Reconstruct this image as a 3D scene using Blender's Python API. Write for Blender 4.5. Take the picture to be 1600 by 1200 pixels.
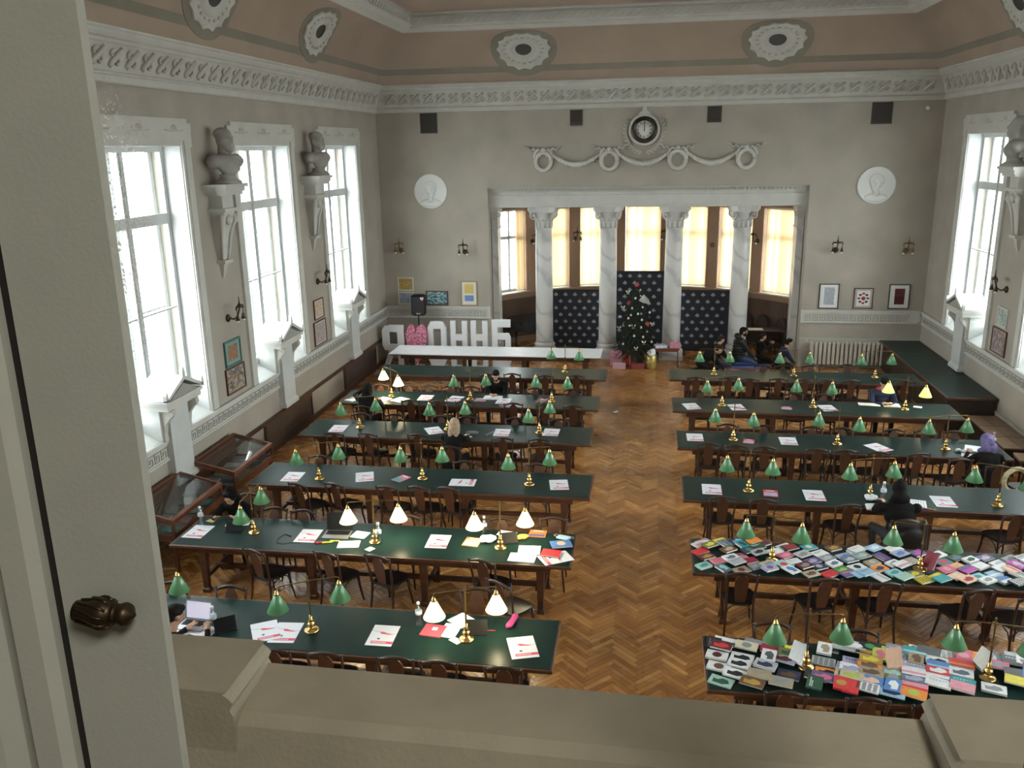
import bpy, bmesh, math, random
from mathutils import Vector, Matrix
R = math.radians
PI = math.pi
sc = bpy.context.scene
for o in list(bpy.data.objects):
    bpy.data.objects.remove(o, do_unlink=True)
COL = sc.collection
random.seed(7)

# ---------------------------------------------------------------- camera
CZ, FPX = 6.052, 1344.4
YAW, PITCH, ROLL = R(-9.157), R(15.37), R(-1.037)
fw = Vector((math.sin(YAW)*math.cos(PITCH), math.cos(YAW)*math.cos(PITCH), -math.sin(PITCH)))
r0 = Vector((math.cos(YAW), -math.sin(YAW), 0)); u0 = r0.cross(fw)
rt = r0*math.cos(ROLL)+u0*math.sin(ROLL); up = -r0*math.sin(ROLL)+u0*math.cos(ROLL)
CAMP = Vector((0, 0, CZ))
cd = bpy.data.cameras.new('camera'); cam = bpy.data.objects.new('camera', cd); COL.objects.link(cam)
cd.sensor_width = 36.0; cd.lens = 36.0*FPX/1600.0; cd.clip_start = 0.02; cd.clip_end = 400
M = Matrix((rt, up, -fw)).transposed().to_4x4(); M.translation = CAMP; cam.matrix_world = M
sc.camera = cam
# a photo pixel gives a direction; the plane it meets gives the place
def ray(px, py): return fw*FPX + rt*(px-800) - up*(py-600)
def PZ(px, py, z):
    d = ray(px, py); return CAMP + d*((z-CZ)/d.z)
def PY(px, py, y):
    d = ray(px, py); return CAMP + d*(y/d.y)
def PX(px, py, x):
    d = ray(px, py); return CAMP + d*(x/d.x)

# ---------------------------------------------------------------- light
SKY = 17.0
w = bpy.data.worlds.new('overcast_sky'); sc.world = w; w.use_nodes = True
bg = w.node_tree.nodes['Background']; bg.inputs[0].default_value = (0.97, 0.98, 1.0, 1); bg.inputs[1].default_value = SKY
sc.view_settings.view_transform = 'Standard'; sc.view_settings.look = 'None'
sc.view_settings.exposure = 0.18; sc.view_settings.gamma = 1.0; sc.view_settings.use_curve_mapping = False
sc.cycles.max_bounces = 8; sc.cycles.diffuse_bounces = 5; sc.cycles.glossy_bounces = 3
sc.cycles.transparent_max_bounces = 12; sc.cycles.caustics_reflective = False; sc.cycles.caustics_refractive = False
sc.cycles.sample_clamp_indirect = 6.0
XL, XR, YW, YN = -7.67, 7.36, 24.38, 1.02       # room faces: side walls, clock wall, gallery wall
WINC = [21.2, 16.83, 12.45, 8.07, 3.7]           # window centres along both side walls
W_HALF, W_Z0, W_Z1 = 1.23, 1.60, 6.18
def area(name, loc, rot, sx, sy, energy=1, color=(1, 1, 1), portal=False):
    l = bpy.data.lights.new(name, 'AREA'); l.shape = 'RECTANGLE'; l.size = sx; l.size_y = sy
    l.energy = energy; l.color = color
    if portal: l.cycles.is_portal = True
    o = bpy.data.objects.new(name, l); COL.objects.link(o); o.location = loc; o.rotation_euler = rot
    return o
for yc in WINC:
    area('window_daylight_portal', (XL-.62, yc, 3.9), (0, R(-90), 0), 4.6, 2.5, portal=True)
    area('window_daylight_portal', (XR+.62, yc, 3.9), (0, R(90), 0), 4.6, 2.5, portal=True)
area('gallery_fill_light', (0.9, -.8, 7.2), (0, 0, 0), .6, .6, 46, (1, .96, .85))  # added fill light, no real fixture; brightens the casement stile and stone sill

# ---------------------------------------------------------------- materials
def nt(m): return m.node_tree.nodes, m.node_tree.links
MATS = {}
def mat(name, col, rough=.6, metal=0., spec=.5, noise=0., nscale=6., bump=0., bscale=60., emit=None, estr=0., coat=0., alpha=1., trans=0.):
    if name in MATS: return MATS[name]
    m = bpy.data.materials.new(name); m.use_nodes = True; MATS[name] = m
    N, L = nt(m); b = N['Principled BSDF']
    b.inputs['Base Color'].default_value = (*col, 1); b.inputs['Roughness'].default_value = rough
    b.inputs['Metallic'].default_value = metal; b.inputs['Specular IOR Level'].default_value = spec
    b.inputs['Coat Weight'].default_value = coat; b.inputs['Alpha'].default_value = alpha
    b.inputs['Transmission Weight'].default_value = trans
    if emit: b.inputs['Emission Color'].default_value = (*emit, 1); b.inputs['Emission Strength'].default_value = estr
    if noise or bump:
        tc = N.new('ShaderNodeTexCoord')
    if noise:
        t = N.new('ShaderNodeTexNoise'); t.inputs['Scale'].default_value = nscale; t.inputs['Detail'].default_value = 4
        L.new(tc.outputs['Object'], t.inputs['Vector'])
        r = N.new('ShaderNodeValToRGB'); L.new(t.outputs['Fac'], r.inputs[0])
        r.color_ramp.elements[0].position = .3; r.color_ramp.elements[1].position = .7
        r.color_ramp.elements[0].color = (*[c*(1-noise) for c in col], 1)
        r.color_ramp.elements[1].color = (*[min(1, c*(1+noise)) for c in col], 1)
        L.new(r.outputs[0], b.inputs['Base Color'])
    if bump:
        t2 = N.new('ShaderNodeTexNoise'); t2.inputs['Scale'].default_value = bscale
        L.new(tc.outputs['Object'], t2.inputs['Vector'])
        bm_ = N.new('ShaderNodeBump'); bm_.inputs['Strength'].default_value = bump; bm_.inputs['Distance'].default_value = .01
        L.new(t2.outputs['Fac'], bm_.inputs['Height']); L.new(bm_.outputs[0], b.inputs['Normal'])
    return m
def parquet():
    m = mat('parquet_oak', (.2, .1, .04), .34, spec=.5); N, L = nt(m); b = N['Principled BSDF']
    oi = N.new('ShaderNodeObjectInfo'); ge = N.new('ShaderNodeNewGeometry')
    ad = N.new('ShaderNodeMath'); ad.operation = 'ADD'; L.new(oi.outputs['Random'], ad.inputs[0]); L.new(ge.outputs['Random Per Island'], ad.inputs[1])
    fr = N.new('ShaderNodeMath'); fr.operation = 'FRACT'; L.new(ad.outputs[0], fr.inputs[0])
    rp = N.new('ShaderNodeValToRGB'); L.new(fr.outputs[0], rp.inputs[0])
    e = rp.color_ramp.elements; e[0].position = 0; e[0].color = (.31, .130, .036, 1); e[1].position = 1; e[1].color = (.62, .315, .105, 1)
    x = e.new(.45); x.color = (.40, .178, .052, 1); x = e.new(.8); x.color = (.48, .225, .070, 1)
    tn = N.new('ShaderNodeTexNoise'); tn.inputs['Scale'].default_value = .45; tn.inputs['Detail'].default_value = 3
    L.new(ge.outputs['Position'], tn.inputs['Vector'])
    r2 = N.new('ShaderNodeValToRGB'); L.new(tn.outputs['Fac'], r2.inputs[0])
    r2.color_ramp.elements[0].position = .35; r2.color_ramp.elements[0].color = (.62, .6, .6, 1)
    r2.color_ramp.elements[1].position = .65; r2.color_ramp.elements[1].color = (1.08, 1.05, 1., 1)
    mx = N.new('ShaderNodeMix'); mx.data_type = 'RGBA'; mx.blend_type = 'MULTIPLY'; mx.inputs[0].default_value = 1
    L.new(rp.outputs[0], mx.inputs[6]); L.new(r2.outputs[0], mx.inputs[7]); L.new(mx.outputs[2], b.inputs['Base Color'])
    n3 = N.new('ShaderNodeTexNoise'); n3.inputs['Scale'].default_value = 2.5; L.new(ge.outputs['Position'], n3.inputs['Vector'])
    mr = N.new('ShaderNodeMapRange'); mr.inputs[3].default_value = .17; mr.inputs[4].default_value = .36; L.new(n3.outputs['Fac'], mr.inputs[0])
    L.new(mr.outputs[0], b.inputs['Roughness'])
    return m
def marble():
    m = mat('veined_marble', (.62, .6, .57), .3); N, L = nt(m); b = N['Principled BSDF']
    tc = N.new('ShaderNodeTexCoord'); wv = N.new('ShaderNodeTexWave'); wv.inputs['Scale'].default_value = .6
    wv.inputs['Distortion'].default_value = 9; wv.inputs['Detail'].default_value = 4; wv.inputs['Detail Scale'].default_value = 1.4
    mp = N.new('ShaderNodeMapping'); mp.inputs['Rotation'].default_value = (.3, .7, .4); L.new(tc.outputs['Object'], mp.inputs[0]); L.new(mp.outputs[0], wv.inputs[0])
    r = N.new('ShaderNodeValToRGB'); L.new(wv.outputs['Fac'], r.inputs[0])
    e = r.color_ramp.elements; e[0].position = .0; e[0].color = (.44, .435, .43, 1); e[1].position = .5; e[1].color = (.58, .57, .545, 1)
    x = e.new(.22); x.color = (.54, .53, .51, 1)
    L.new(r.outputs[0], b.inputs['Base Color']); return m
def glass_thin(name, tint=(.93, .97, .97), gl=.06, rough=.02):
    m = bpy.data.materials.new(name); m.use_nodes = True; N, L = nt(m)
    for n in list(N):
        if n.type != 'OUTPUT_MATERIAL': N.remove(n)
    t = N.new('ShaderNodeBsdfTransparent'); t.inputs[0].default_value = (*tint, 1)
    g = N.new('ShaderNodeBsdfGlossy'); g.inputs['Roughness'].default_value = rough
    mx = N.new('ShaderNodeMixShader'); mx.inputs[0].default_value = gl
    L.new(t.outputs[0], mx.inputs[1]); L.new(g.outputs[0], mx.inputs[2]); L.new(mx.outputs[0], N['Material Output'].inputs[0])
    MATS[name] = m; return m
def translucent(name, col, tr=.6):
    m = bpy.data.materials.new(name); m.use_nodes = True; N, L = nt(m)
    for n in list(N):
        if n.type != 'OUTPUT_MATERIAL': N.remove(n)
    t = N.new('ShaderNodeBsdfTranslucent'); t.inputs[0].default_value = (*col, 1)
    d = N.new('ShaderNodeBsdfDiffuse'); d.inputs[0].default_value = (*col, 1)
    mx = N.new('ShaderNodeMixShader'); mx.inputs[0].default_value = tr
    L.new(d.outputs[0], mx.inputs[1]); L.new(t.outputs[0], mx.inputs[2]); L.new(mx.outputs[0], N['Material Output'].inputs[0])
    MATS[name] = m; return m
PARQ = parquet(); MARB = marble(); PANE = glass_thin('window_glass'); CASEGL = glass_thin('case_glass', (.85, .88, .88), .09, .03)
BLIND = translucent('cream_blind_fabric', (.88, .76, .57), .64)
def blind_tones():
    N, L = nt(BLIND); ge = N.new('ShaderNodeNewGeometry'); r = N.new('ShaderNodeValToRGB'); L.new(ge.outputs['Random Per Island'], r.inputs[0])
    r.color_ramp.elements[0].color = (.82, .70, .52, 1); r.color_ramp.elements[1].color = (.97, .90, .76, 1)
    for n in N:
        if n.type in ('BSDF_TRANSLUCENT', 'BSDF_DIFFUSE'): L.new(r.outputs[0], n.inputs[0])
blind_tones()
WALL = mat('taupe_wall_paint', (.355, .318, .27), .75, noise=.10, nscale=1.2, bump=.05, bscale=90)
WHITE = mat('white_plaster', (.53, .52, .48), .65, noise=.06, nscale=3)
TRIMW = mat('white_window_paint', (.54, .55, .54), .45, noise=.04, nscale=4)
COVE = mat('terracotta_cove_paint', (.33, .25, .19), .8, noise=.08, nscale=1.0)
STRIPE = mat('olive_stripe_paint', (.20, .178, .135), .8, noise=.06, nscale=2)
APSE = mat('tan_apse_paint', (.33, .215, .14), .7, noise=.06, nscale=1.5)
GREEN = mat('green_table_linoleum', (.0075, .024, .021), .34, noise=.18, nscale=3, spec=.10)
WOOD = mat('dark_stained_wood', (.070, .026, .012), .42, noise=.3, nscale=9)
CHAIRW = mat('brown_bentwood', (.034, .014, .008), .42, noise=.25, nscale=14)
SPLATW = mat('reddish_bentwood_panel', (.066, .024, .011), .45, noise=.25, nscale=14)
SEATW = mat('nearly_black_seat', (.012, .008, .007), .42)
CASEW = mat('mahogany_case_wood', (.135, .045, .02), .38, noise=.25, nscale=8)
BRASS = mat('polished_brass', (.62, .40, .15), .24, 1.0)
BRONZE = mat('dark_bronze', (.060, .042, .024), .42, .8)
BRONZED = mat('antique_brass', (.20, .125, .045), .38, .85)
SHADEG = mat('green_enamel_shade', (.092, .25, .112), .30, coat=.4)
SHADEIN = mat('cream_shade_lining', (.75, .75, .68), .5)
BLACK = mat('black_plastic', (.005, .005, .0055), .5, spec=.25)
GLOSSB = mat('black_piano_lacquer', (.006, .006, .007), .06)
NAVY = mat('navy_backdrop_fabric', (.006, .009, .021), .6, noise=.2, nscale=5)
EMBL = mat('silver_grey_print', (.30, .31, .35), .5)
STONE = mat('worn_stone_sill', (.40, .36, .28), .8, noise=.10, nscale=9, bump=.12, bscale=120)
LEDGE = mat('stile_enamel_paint', (.40, .41, .36), .5, noise=.03, nscale=20, bump=.03, bscale=300)
RADB = mat('brown_radiator_cover', (.075, .05, .036), .5, noise=.2, nscale=7)
RADW = mat('cream_radiator_paint', (.50, .46, .39), .5)
DARKGAP = mat('dark_vent_grille', (.05, .042, .036), .7)
SCROLL = mat('scroll_plaster', (.50, .48, .43), .65)
PAPER = mat('white_paper', (.80, .80, .82), .7)
PAGES = mat('cut_page_edges', (.72, .69, .62), .8, noise=.08, nscale=60)

# ---------------------------------------------------------------- mesh helpers
class MB:
    def __init__(s): s.v = []; s.f = []; s.m = []; s.sm = []
    def add(s, vs, fs, mi=0, smooth=False, M=None):
        b = len(s.v)
        s.v += [tuple(M @ Vector(p)) if M is not None else tuple(p) for p in vs]
        for f in fs: s.f.append(tuple(b+i for i in f)); s.m.append(mi); s.sm.append(smooth)
        return s
    def box(s, x0, x1, y0, y1, z0, z1, mi=0, M=None):
        v = [(x0,y0,z0),(x1,y0,z0),(x1,y1,z0),(x0,y1,z0),(x0,y0,z1),(x1,y0,z1),(x1,y1,z1),(x0,y1,z1)]
        return s.add(v, [(0,3,2,1),(4,5,6,7),(0,1,5,4),(1,2,6,5),(2,3,7,6),(3,0,4,7)], mi, False, M)
    def bbox(s, x0, x1, y0, y1, z0, z1, b=.01, mi=0, M=None):
        # box with chamfered vertical and top edges
        def loop(i, z): return [(x0+i+b,y0+i,z),(x1-i-b,y0+i,z),(x1-i,y0+i+b,z),(x1-i,y1-i-b,z),(x1-i-b,y1-i,z),(x0+i+b,y1-i,z),(x0+i,y1-i-b,z),(x0+i,y0+i+b,z)]
        return s.loft([loop(b, z0), loop(0, z0+b), loop(0, z1-b), loop(b, z1)], mi=mi, M=M)
    def loft(s, loops, closed=True, caps=True, mi=0, smooth=False, M=None):
        n = len(loops[0]); v = [p for l in loops for p in l]; f = []
        for k in range(len(loops)-1):
            for i in range(n if closed else n-1):
                j = (i+1) % n; f.append((k*n+i, k*n+j, (k+1)*n+j, (k+1)*n+i))
        if caps: f.append(tuple(range(n))[::-1]); f.append(tuple((len(loops)-1)*n+i for i in range(n)))
        return s.add(v, f, mi, smooth, M)
    def lathe(s, prof, n=12, mi=0, M=None, smooth=True, a0=0, a1=2*PI):
        full = abs(a1-a0-2*PI) < 1e-6; k = n if full else n+1
        loops = [[(r*math.cos(a0+(a1-a0)*i/n), r*math.sin(a0+(a1-a0)*i/n), z) for i in range(k)] for r, z in prof]
        return s.loft(loops, full, full, mi, smooth, M)
    def prism(s, poly, z0, z1, mi=0, M=None, smooth=False):
        return s.loft([[(x,y,z0) for x,y in poly], [(x,y,z1) for x,y in poly]], mi=mi, M=M, smooth=smooth)
    def tube(s, pts, r, n=6, mi=0, M=None, caps=True):
        pts = [Vector(p) for p in pts]; rs = r if isinstance(r, (list, tuple)) else [r]*len(pts)
        loops = []; t0 = (pts[1]-pts[0]).normalized(); a = Vector((0,0,1)) if abs(t0.z) < .9 else Vector((1,0,0))
        nx = t0.cross(a).normalized()
        for i, p in enumerate(pts):
            t = (pts[min(i+1,len(pts)-1)]-pts[max(i-1,0)]).normalized()
            nx = (nx - t*nx.dot(t)).normalized(); b = t.cross(nx)
            loops.append([tuple(p+(nx*math.cos(2*PI*k/n)+b*math.sin(2*PI*k/n))*rs[i]) for k in range(n)])
        return s.loft(loops, mi=mi, smooth=True, M=M, caps=caps)
    def sphere(s, c, r, nu=10, nv=6, mi=0, M=None):
        rx, ry, rz = r if isinstance(r, (list, tuple)) else (r, r, r)
        loops = []
        for k in range(nv+1):
            a = -PI/2+PI*k/nv; cr = max(math.cos(a), .02)
            loops.append([(c[0]+rx*cr*math.cos(2*PI*i/nu), c[1]+ry*cr*math.sin(2*PI*i/nu), c[2]+rz*math.sin(a)) for i in range(nu)])
        return s.loft(loops, mi=mi, smooth=True, M=M)
    def mesh(s, name, mats):
        me = bpy.data.meshes.new(name); me.from_pydata(s.v, [], s.f)
        for m in (mats if isinstance(mats, (list, tuple)) else [mats]): me.materials.append(m)
        me.polygons.foreach_set('material_index', s.m); me.polygons.foreach_set('use_smooth', s.sm)
        me.update(); return me
    def build(s, name, mats, parent=None, **k): return link(name, s.mesh(name, mats), parent, **k)
def link(name, data, parent=None, loc=None, rot=None, scale=None, label=None, cat=None, group=None, kind=None):
    o = bpy.data.objects.new(name, data); COL.objects.link(o)
    if parent: o.parent = parent
    if loc is not None: o.location = loc
    if rot is not None: o.rotation_euler = rot
    if scale is not None: o.scale = scale
    return tag(o, label, cat, group, kind)
def tag(o, label=None, cat=None, group=None, kind=None):
    if label: o['label'] = label
    if cat: o['category'] = cat
    if group: o['group'] = group
    if kind: o['kind'] = kind
    return o
def thing(name, loc=(0,0,0), rz=0, label=None, cat=None, group=None):
    return link(name, None, None, loc, (0,0,rz), None, label, cat, group)
def struct(name, mb, m, parent=None, label=None): return mb.build(name, m, parent, kind=None if parent else 'structure', label=label)
KIDS = {}
def copy_tree(o, parent=None, kids=None):
    c = o.copy(); COL.objects.link(c); c.parent = parent
    for ch in list(o.children): copy_tree(ch, c)
    return c
def rotx(a): return Matrix.Rotation(a, 4, 'X')
def roty(a): return Matrix.Rotation(a, 4, 'Y')
def rotz(a): return Matrix.Rotation(a, 4, 'Z')
def tr(x, y, z): return Matrix.Translation((x, y, z))
# plane frames: on_far maps (u, v, d) = (x, z, out of wall) ; on_left: u = y ; on_right: u = -y
ON_FAR = Matrix(((1,0,0,0),(0,0,-1,YW),(0,1,0,0),(0,0,0,1)))
ON_LEFT = Matrix(((0,0,1,XL),(1,0,0,0),(0,1,0,0),(0,0,0,1)))
ON_RIGHT = Matrix(((0,0,-1,XR),(-1,0,0,0),(0,1,0,0),(0,0,0,1)))
def ordw(i): return ['first','second','third','fourth','fifth','sixth','seventh','eighth','ninth','tenth','eleventh','twelfth'][i]

# ================================================================ the setting
gm = MB().box(-80, 80, -60, 90, -.9, -.7); struct('ground', gm, mat('pale_snowy_ground', (.6, .6, .6), .9))
fl = MB().box(XL-.3, XR+.3, -3, YW, -.3, -.006).box(-5.2, 5.0, YW, 29.4, -.3, -.006)
floor = struct('floor', fl, mat('dark_joint_filler', (.05, .025, .012), .6))
# herringbone planks: 0.42 x 0.07 m at 45 degrees
PLEN, PWID = .42, .07
def plank_mb(M=None, mb=None):
    mb = mb or MB(); a, b, h, e = PLEN/2-.0012, PWID/2-.0012, .006, .0016
    v = [(-a,-b,-h),(a,-b,-h),(a,b,-h),(-a,b,-h),(-a+e,-b+e,0),(a-e,-b+e,0),(a-e,b-e,0),(-a+e,b-e,0)]
    return mb.add(v, [(4,5,6,7),(0,1,5,4),(1,2,6,5),(2,3,7,6),(3,0,4,7)], 0, False, M)
def herring():
    # lattice of L-shaped pairs in the rotated frame, turned by 45 degrees
    L_, W_ = PLEN, PWID; out = []
    n = int(round(L_/W_))
    c, s = math.cos(PI/4), math.sin(PI/4)
    for i in range(-420, 420):
        for k in range(-60, 60):
            # horizontal plank with corner at (i*W + k*L*?, ...)
            x0 = i*W_ + k*2*L_; y0 = i*W_
            for (cx, cy, ang) in ((x0+L_/2, y0+W_/2, 0), (x0+L_+W_/2, y0+W_-L_/2, PI/2)):
                X = cx*c - cy*s; Y = cx*s + cy*c
                out.append((X, Y, ang+PI/4))
    return out
pl_near, pl_rest = [], MB()
allp = []
for X, Y, a in herring():
    Y += 12.0
    hall = XL+.05 < X < XR-.05 and 6.3 < Y < YW-.05
    aps = YW-.05 <= Y < 28.6 and -4.6 < X < 4.3
    if hall or aps: allp.append((X, Y, a))
# the planks that show largest: the bare aisle nearest the gallery
allp.sort(key=lambda p: (0 if -1.0 < p[0] < .72 and p[1] > 8.7 else 1, p[1]))
pm = plank_mb().mesh('plank', PARQ)
for X, Y, a in allp[:300]: link('plank', pm, floor, (X, Y, 0), (0, 0, a))
for X, Y, a in allp[300:]: plank_mb(tr(X, Y, 0) @ rotz(a), pl_rest)
pl_rest.build('plank_field', PARQ, floor, kind='stuff')

# ---- walls
def side_wall(name, sgn):
    xw = XL if sgn < 0 else XR; mb = MB()
    lo, hi = (xw-.62, xw) if sgn < 0 else (xw, xw+.62)
    ys = sorted(WINC)
    edges = [-3.0]+[e for y in ys for e in (y-W_HALF, y+W_HALF)]+[YW+.3]
    for i in range(0, len(edges), 2): mb.box(lo, hi, edges[i], edges[i+1], -.3, 9.6)
    for y in ys:
        mb.box(lo, hi, y-W_HALF, y+W_HALF, W_Z1, 9.6)
        # parapet under the window with a sloping inner sill
        i0, i1 = (lo, hi) if sgn < 0 else (hi, lo)
        v = [(i0,y-W_HALF,-.3),(i1,y-W_HALF,-.3),(i1,y-W_HALF,W_Z0),(i0,y-W_HALF,W_Z0+.34),(i0,y+W_HALF,-.3),(i1,y+W_HALF,-.3),(i1,y+W_HALF,W_Z0),(i0,y+W_HALF,W_Z0+.34)]
        mb.add(v, [(0,1,2,3),(4,7,6,5),(3,2,6,7),(1,5,6,2),(0,3,7,4)])
    return struct(name, mb, WALL)
side_wall('wall_left', -1); side_wall('wall_right', 1)
OX0, OX1, OZ = -4.53, 4.19, 4.95            # colonnade opening
fb = MB().box(XL-.3, OX0, YW, YW+1.0, -.3, 9.6).box(OX1, XR+.3, YW, YW+1.0, -.3, 9.6).box(OX0, OX1, YW, YW+1.0, OZ, 9.6)
struct('wall_far', fb, WALL)
nb = MB().box(XL-.3, -.80, .62, YN, -.3, 9.6).box(.60, XR+.3, .62, YN, -.3, 9.6).box(-.80, .60, .62, YN, -.3, 5.18).box(-.80, .60, .62, YN, 6.9, 9.6)
struct('wall_near', nb, WALL)
gb = MB().box(-3, 3, -3.0, -2.8, 4.2, 7.6).box(-3.2, -3, -3, .62, 4.2, 7.6).box(3, 3.2, -3, .62, 4.2, 7.6)
struct('wall_gallery', gb, mat('gallery_paint', (.5, .48, .42), .8))
struct('floor_gallery', MB().box(-3.2, 3.2, -3, .62, 4.1, 4.2), WOOD)
struct('ceiling_gallery', MB().box(-3.2, 3.2, -3, .62, 7.5, 7.6), mat('gallery_paint', (.5, .48, .42), .8))

# ---- ceiling: cornice, painted cove, ring moulding, upper field
def ring(prof, mi=0, mb=None, smooth=False):
    """sweep a profile of (inset, z) round the room with mitred corners"""
    mb = mb or MB(); loops = []
    for d, z in prof: loops.append([(XL+d, YN+d, z), (XR-d, YN+d, z), (XR-d, YW-d, z), (XL+d, YW-d, z)])
    return mb.loft(loops, True, False, mi, smooth)
cv = []
C0, C1 = (.34, 7.74), (1.24, 8.98)
def cove_pt(t):   # quarter ellipse, steep at the wall and flat at the top
    a = t*PI/2
    return (C0[0]+(C1[0]-C0[0])*(1-math.cos(a)), C0[1]+(C1[1]-C0[1])*math.sin(a))
ce = MB()
ring([cove_pt(t) for t in (0, .05, .10, .13)], 0, ce, True)
ring([cove_pt(t) for t in (.13, .17, .21)], 1, ce, True)
ring([cove_pt(t) for t in (.21, .3, .4, .5, .6, .7, .8, .9, 1.)], 0, ce, True)
def cove2(t): a = t*PI/2; return (1.62+.9*(1-math.cos(a)), 9.36+.5*math.sin(a))
ring([cove2(t/6) for t in range(7)], 0, ce, True)
ring([(2.52, 9.86), (7.2, 9.9)], 2, ce)
ceil = struct('ceiling', ce, [COVE, STRIPE, WHITE])
roof = MB().box(XL-.6, XR+.6, -3, YW+1.0, 9.95, 10.1).box(-6.5, 6.1, YW+1., 29.6, 5.3, 5.45); struct('ceiling_roof', roof, WHITE)
cm = MB()
ring([(.0, 7.03), (.05, 7.03), (.07, 7.05), (.07, 7.14), (.045, 7.16), (.045, 7.18), (.08, 7.20), (.10, 7.24), (.12, 7.34), (.16, 7.44), (.22, 7.54), (.25, 7.56), (.25, 7.60), (.30, 7.62), (.33, 7.66), (.33, 7.70), (.36, 7.72), (.36, 7.75), (.0, 7.76)], 0, cm)
cornice = struct('trim_1', cm, WHITE, label='white plaster cornice with leaf scroll frieze')
rm = MB()
ring([(1.22, 8.96), (1.20, 9.0), (1.24, 8.95), (1.28, 8.97), (1.42, 9.0), (1.50, 9.02), (1.50, 9.06), (1.56, 9.08), (1.56, 9.28), (1.52, 9.30), (1.52, 9.34), (1.60, 9.37), (1.64, 9.38)], 0, rm)
ringm = struct('trim_2', rm, WHITE, label='white ceiling ring moulding with twisted rope band')
# acanthus scrolls on the cornice frieze (slanted face from (.10,7.22) to (.23,7.54))
def scroll_mesh():
    mb = MB(); pts = []
    for i in range(15):
        t = i/14; a = -2.2+t*4.4
        pts.append((-.10+.20*t+.035*math.sin(a*2), .10*math.sin(a*1.05), .012))
    mb.tube(pts, [.018+.016*math.sin(PI*i/14) for i in range(15)], 5)
    for sx, a in ((-.06, .9), (.06, 4.0)):
        mb.tube([(sx+.045*math.cos(a+k*.8)*(1-k*.1), .06*math.copysign(1, -sx)*.6+.045*math.sin(a+k*.8)*(1-k*.1), .012) for k in range(7)], [.020-.0015*k for k in range(7)], 5)
    for k in range(3): mb.sphere((-.02+.04*k, -.09+.04*k, .008), (.022, .014, .012), 6, 4)
    return mb.mesh('leaf_scroll', SCROLL)
sm = scroll_mesh(); tilt = math.atan2(.13, .32)
FZ, FD = 7.385, .145
for i in range(40):
    x = XL+.30+(i+.5)*(XR-XL-.6)/40
    link('leaf_scroll', sm, cornice, (x, YW-FD, FZ), scale=(1.3, 1.3, 1.3)).rotation_euler = (PI/2+tilt, 0, 0)
for i in range(40):
    y = 7.6+(i+.5)*(YW-.3-7.6)/40
    for sgn in (-1, 1):
        o = link('leaf_scroll', sm, cornice, ((XL+FD) if sgn < 0 else (XR-FD), y, FZ), scale=(1.3, 1.3, 1.3)); o.rotation_euler = (PI/2+tilt, 0, R(90) if sgn < 0 else R(-90))
# rope band links on the ring moulding
def rope_mesh():
    mb = MB(); mb.tube([(-.09+.18*i/8, .06*math.sin(-PI/2+PI*i/8), .01) for i in range(9)], .013, 5); mb.sphere((0.06, -.035, .008), .016, 6, 4)
    return mb.mesh('rope_link', SCROLL)
rpm = rope_mesh(); x = XL+1.7
while x < XR-1.6:
    link('rope_link', rpm, ringm, (x, YW-1.56, 9.18)).rotation_euler = (PI/2, 0, 0); x += .2
y = YW-1.7
for k in range(46):
    for sgn in (-1, 1):
        o = link('rope_link', rpm, ringm, (XL+1.56 if sgn < 0 else XR-1.56, y-.2*k, 9.18)); o.rotation_euler = (PI/2, 0, R(90) if sgn < 0 else R(-90))
# oval rosettes bent onto the cove
CLEN = 1.72
def cove_map(wall, u0, t0):
    def f(p):
        t = t0+p[1]/CLEN; d, z = cove_pt(t); d2, z2 = cove_pt(t+.01); v = Vector((d2-d, z2-z)).normalized(); n = Vector((v.y, -v.x))
        d += n.x*p[2]; z += n.y*p[2]
        return {'far': (u0+p[0], YW-d, z), 'left': (XL+d, u0+p[0], z), 'right': (XR-d, u0-p[0], z)}[wall]
    return f
def rosette(wall, u, t0, label):
    f = cove_map(wall, u, t0); c = Vector(f((0, 0, 0)))
    root = thing('cove_rosette', c, 0, label, 'rosette', 'cove rosettes')
    def bent(mb): mb.v = [tuple(Vector(f(p))-c) for p in mb.v]; return mb
    n = 112
    def oval(a, b, k, z, sc=0): return [(k*a*(1-sc*abs(math.sin(14*PI*i/n)))*math.cos(2*PI*i/n), k*b*(1-sc*abs(math.sin(14*PI*i/n)))*math.sin(2*PI*i/n), z) for i in range(n)]
    bent(MB().loft([oval(.88, .66, k, z) for k, z in ((1, 0), (1, .012), (.8, .014), (.5, .014))], caps=False)).build('painted_halo', STRIPE, root)
    pq = bent(MB().loft([oval(.72, .54, k, z, .09 if k > .7 else 0) for k, z in ((1, .012), (1.0, .05), (.90, .065), (.80, .05), (.62, .06), (.55, .095), (.46, .105), (.38, .08), (.30, .07))], caps=False)).build('shell_plaque', WHITE, root)
    mb = MB()
    for i in range(20): a = 2*PI*i/20; mb.sphere((.50*math.cos(a), .375*math.sin(a), .07), (.045, .03, .018), 6, 4)
    bent(mb).build('leaf_wreath', SCROLL, pq, kind='stuff')
    bent(MB().loft([oval(.72, .54, k, .05) for k in (.33, .2, .08, .01)], caps=False)).build('vent_hole', DARKGAP, root)
for wl, u, t0, lb in (('far', -3.37, .46, 'white shell rosette on the cove above the clock wall, letters side'), ('far', 3.05, .47, 'white shell rosette on the cove above the clock wall, radiator side'),
                  ('left', 18.88, .46, 'white shell rosette on the side cove above the bust nearest the clock wall'), ('left', 14.25, .44, 'white shell rosette on the side cove above the bust beside the display cases'), ('right', 18.75, .45, 'white shell rosette on the side cove above the wall counter')):
    rosette(wl, u, t0, lb)

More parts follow.
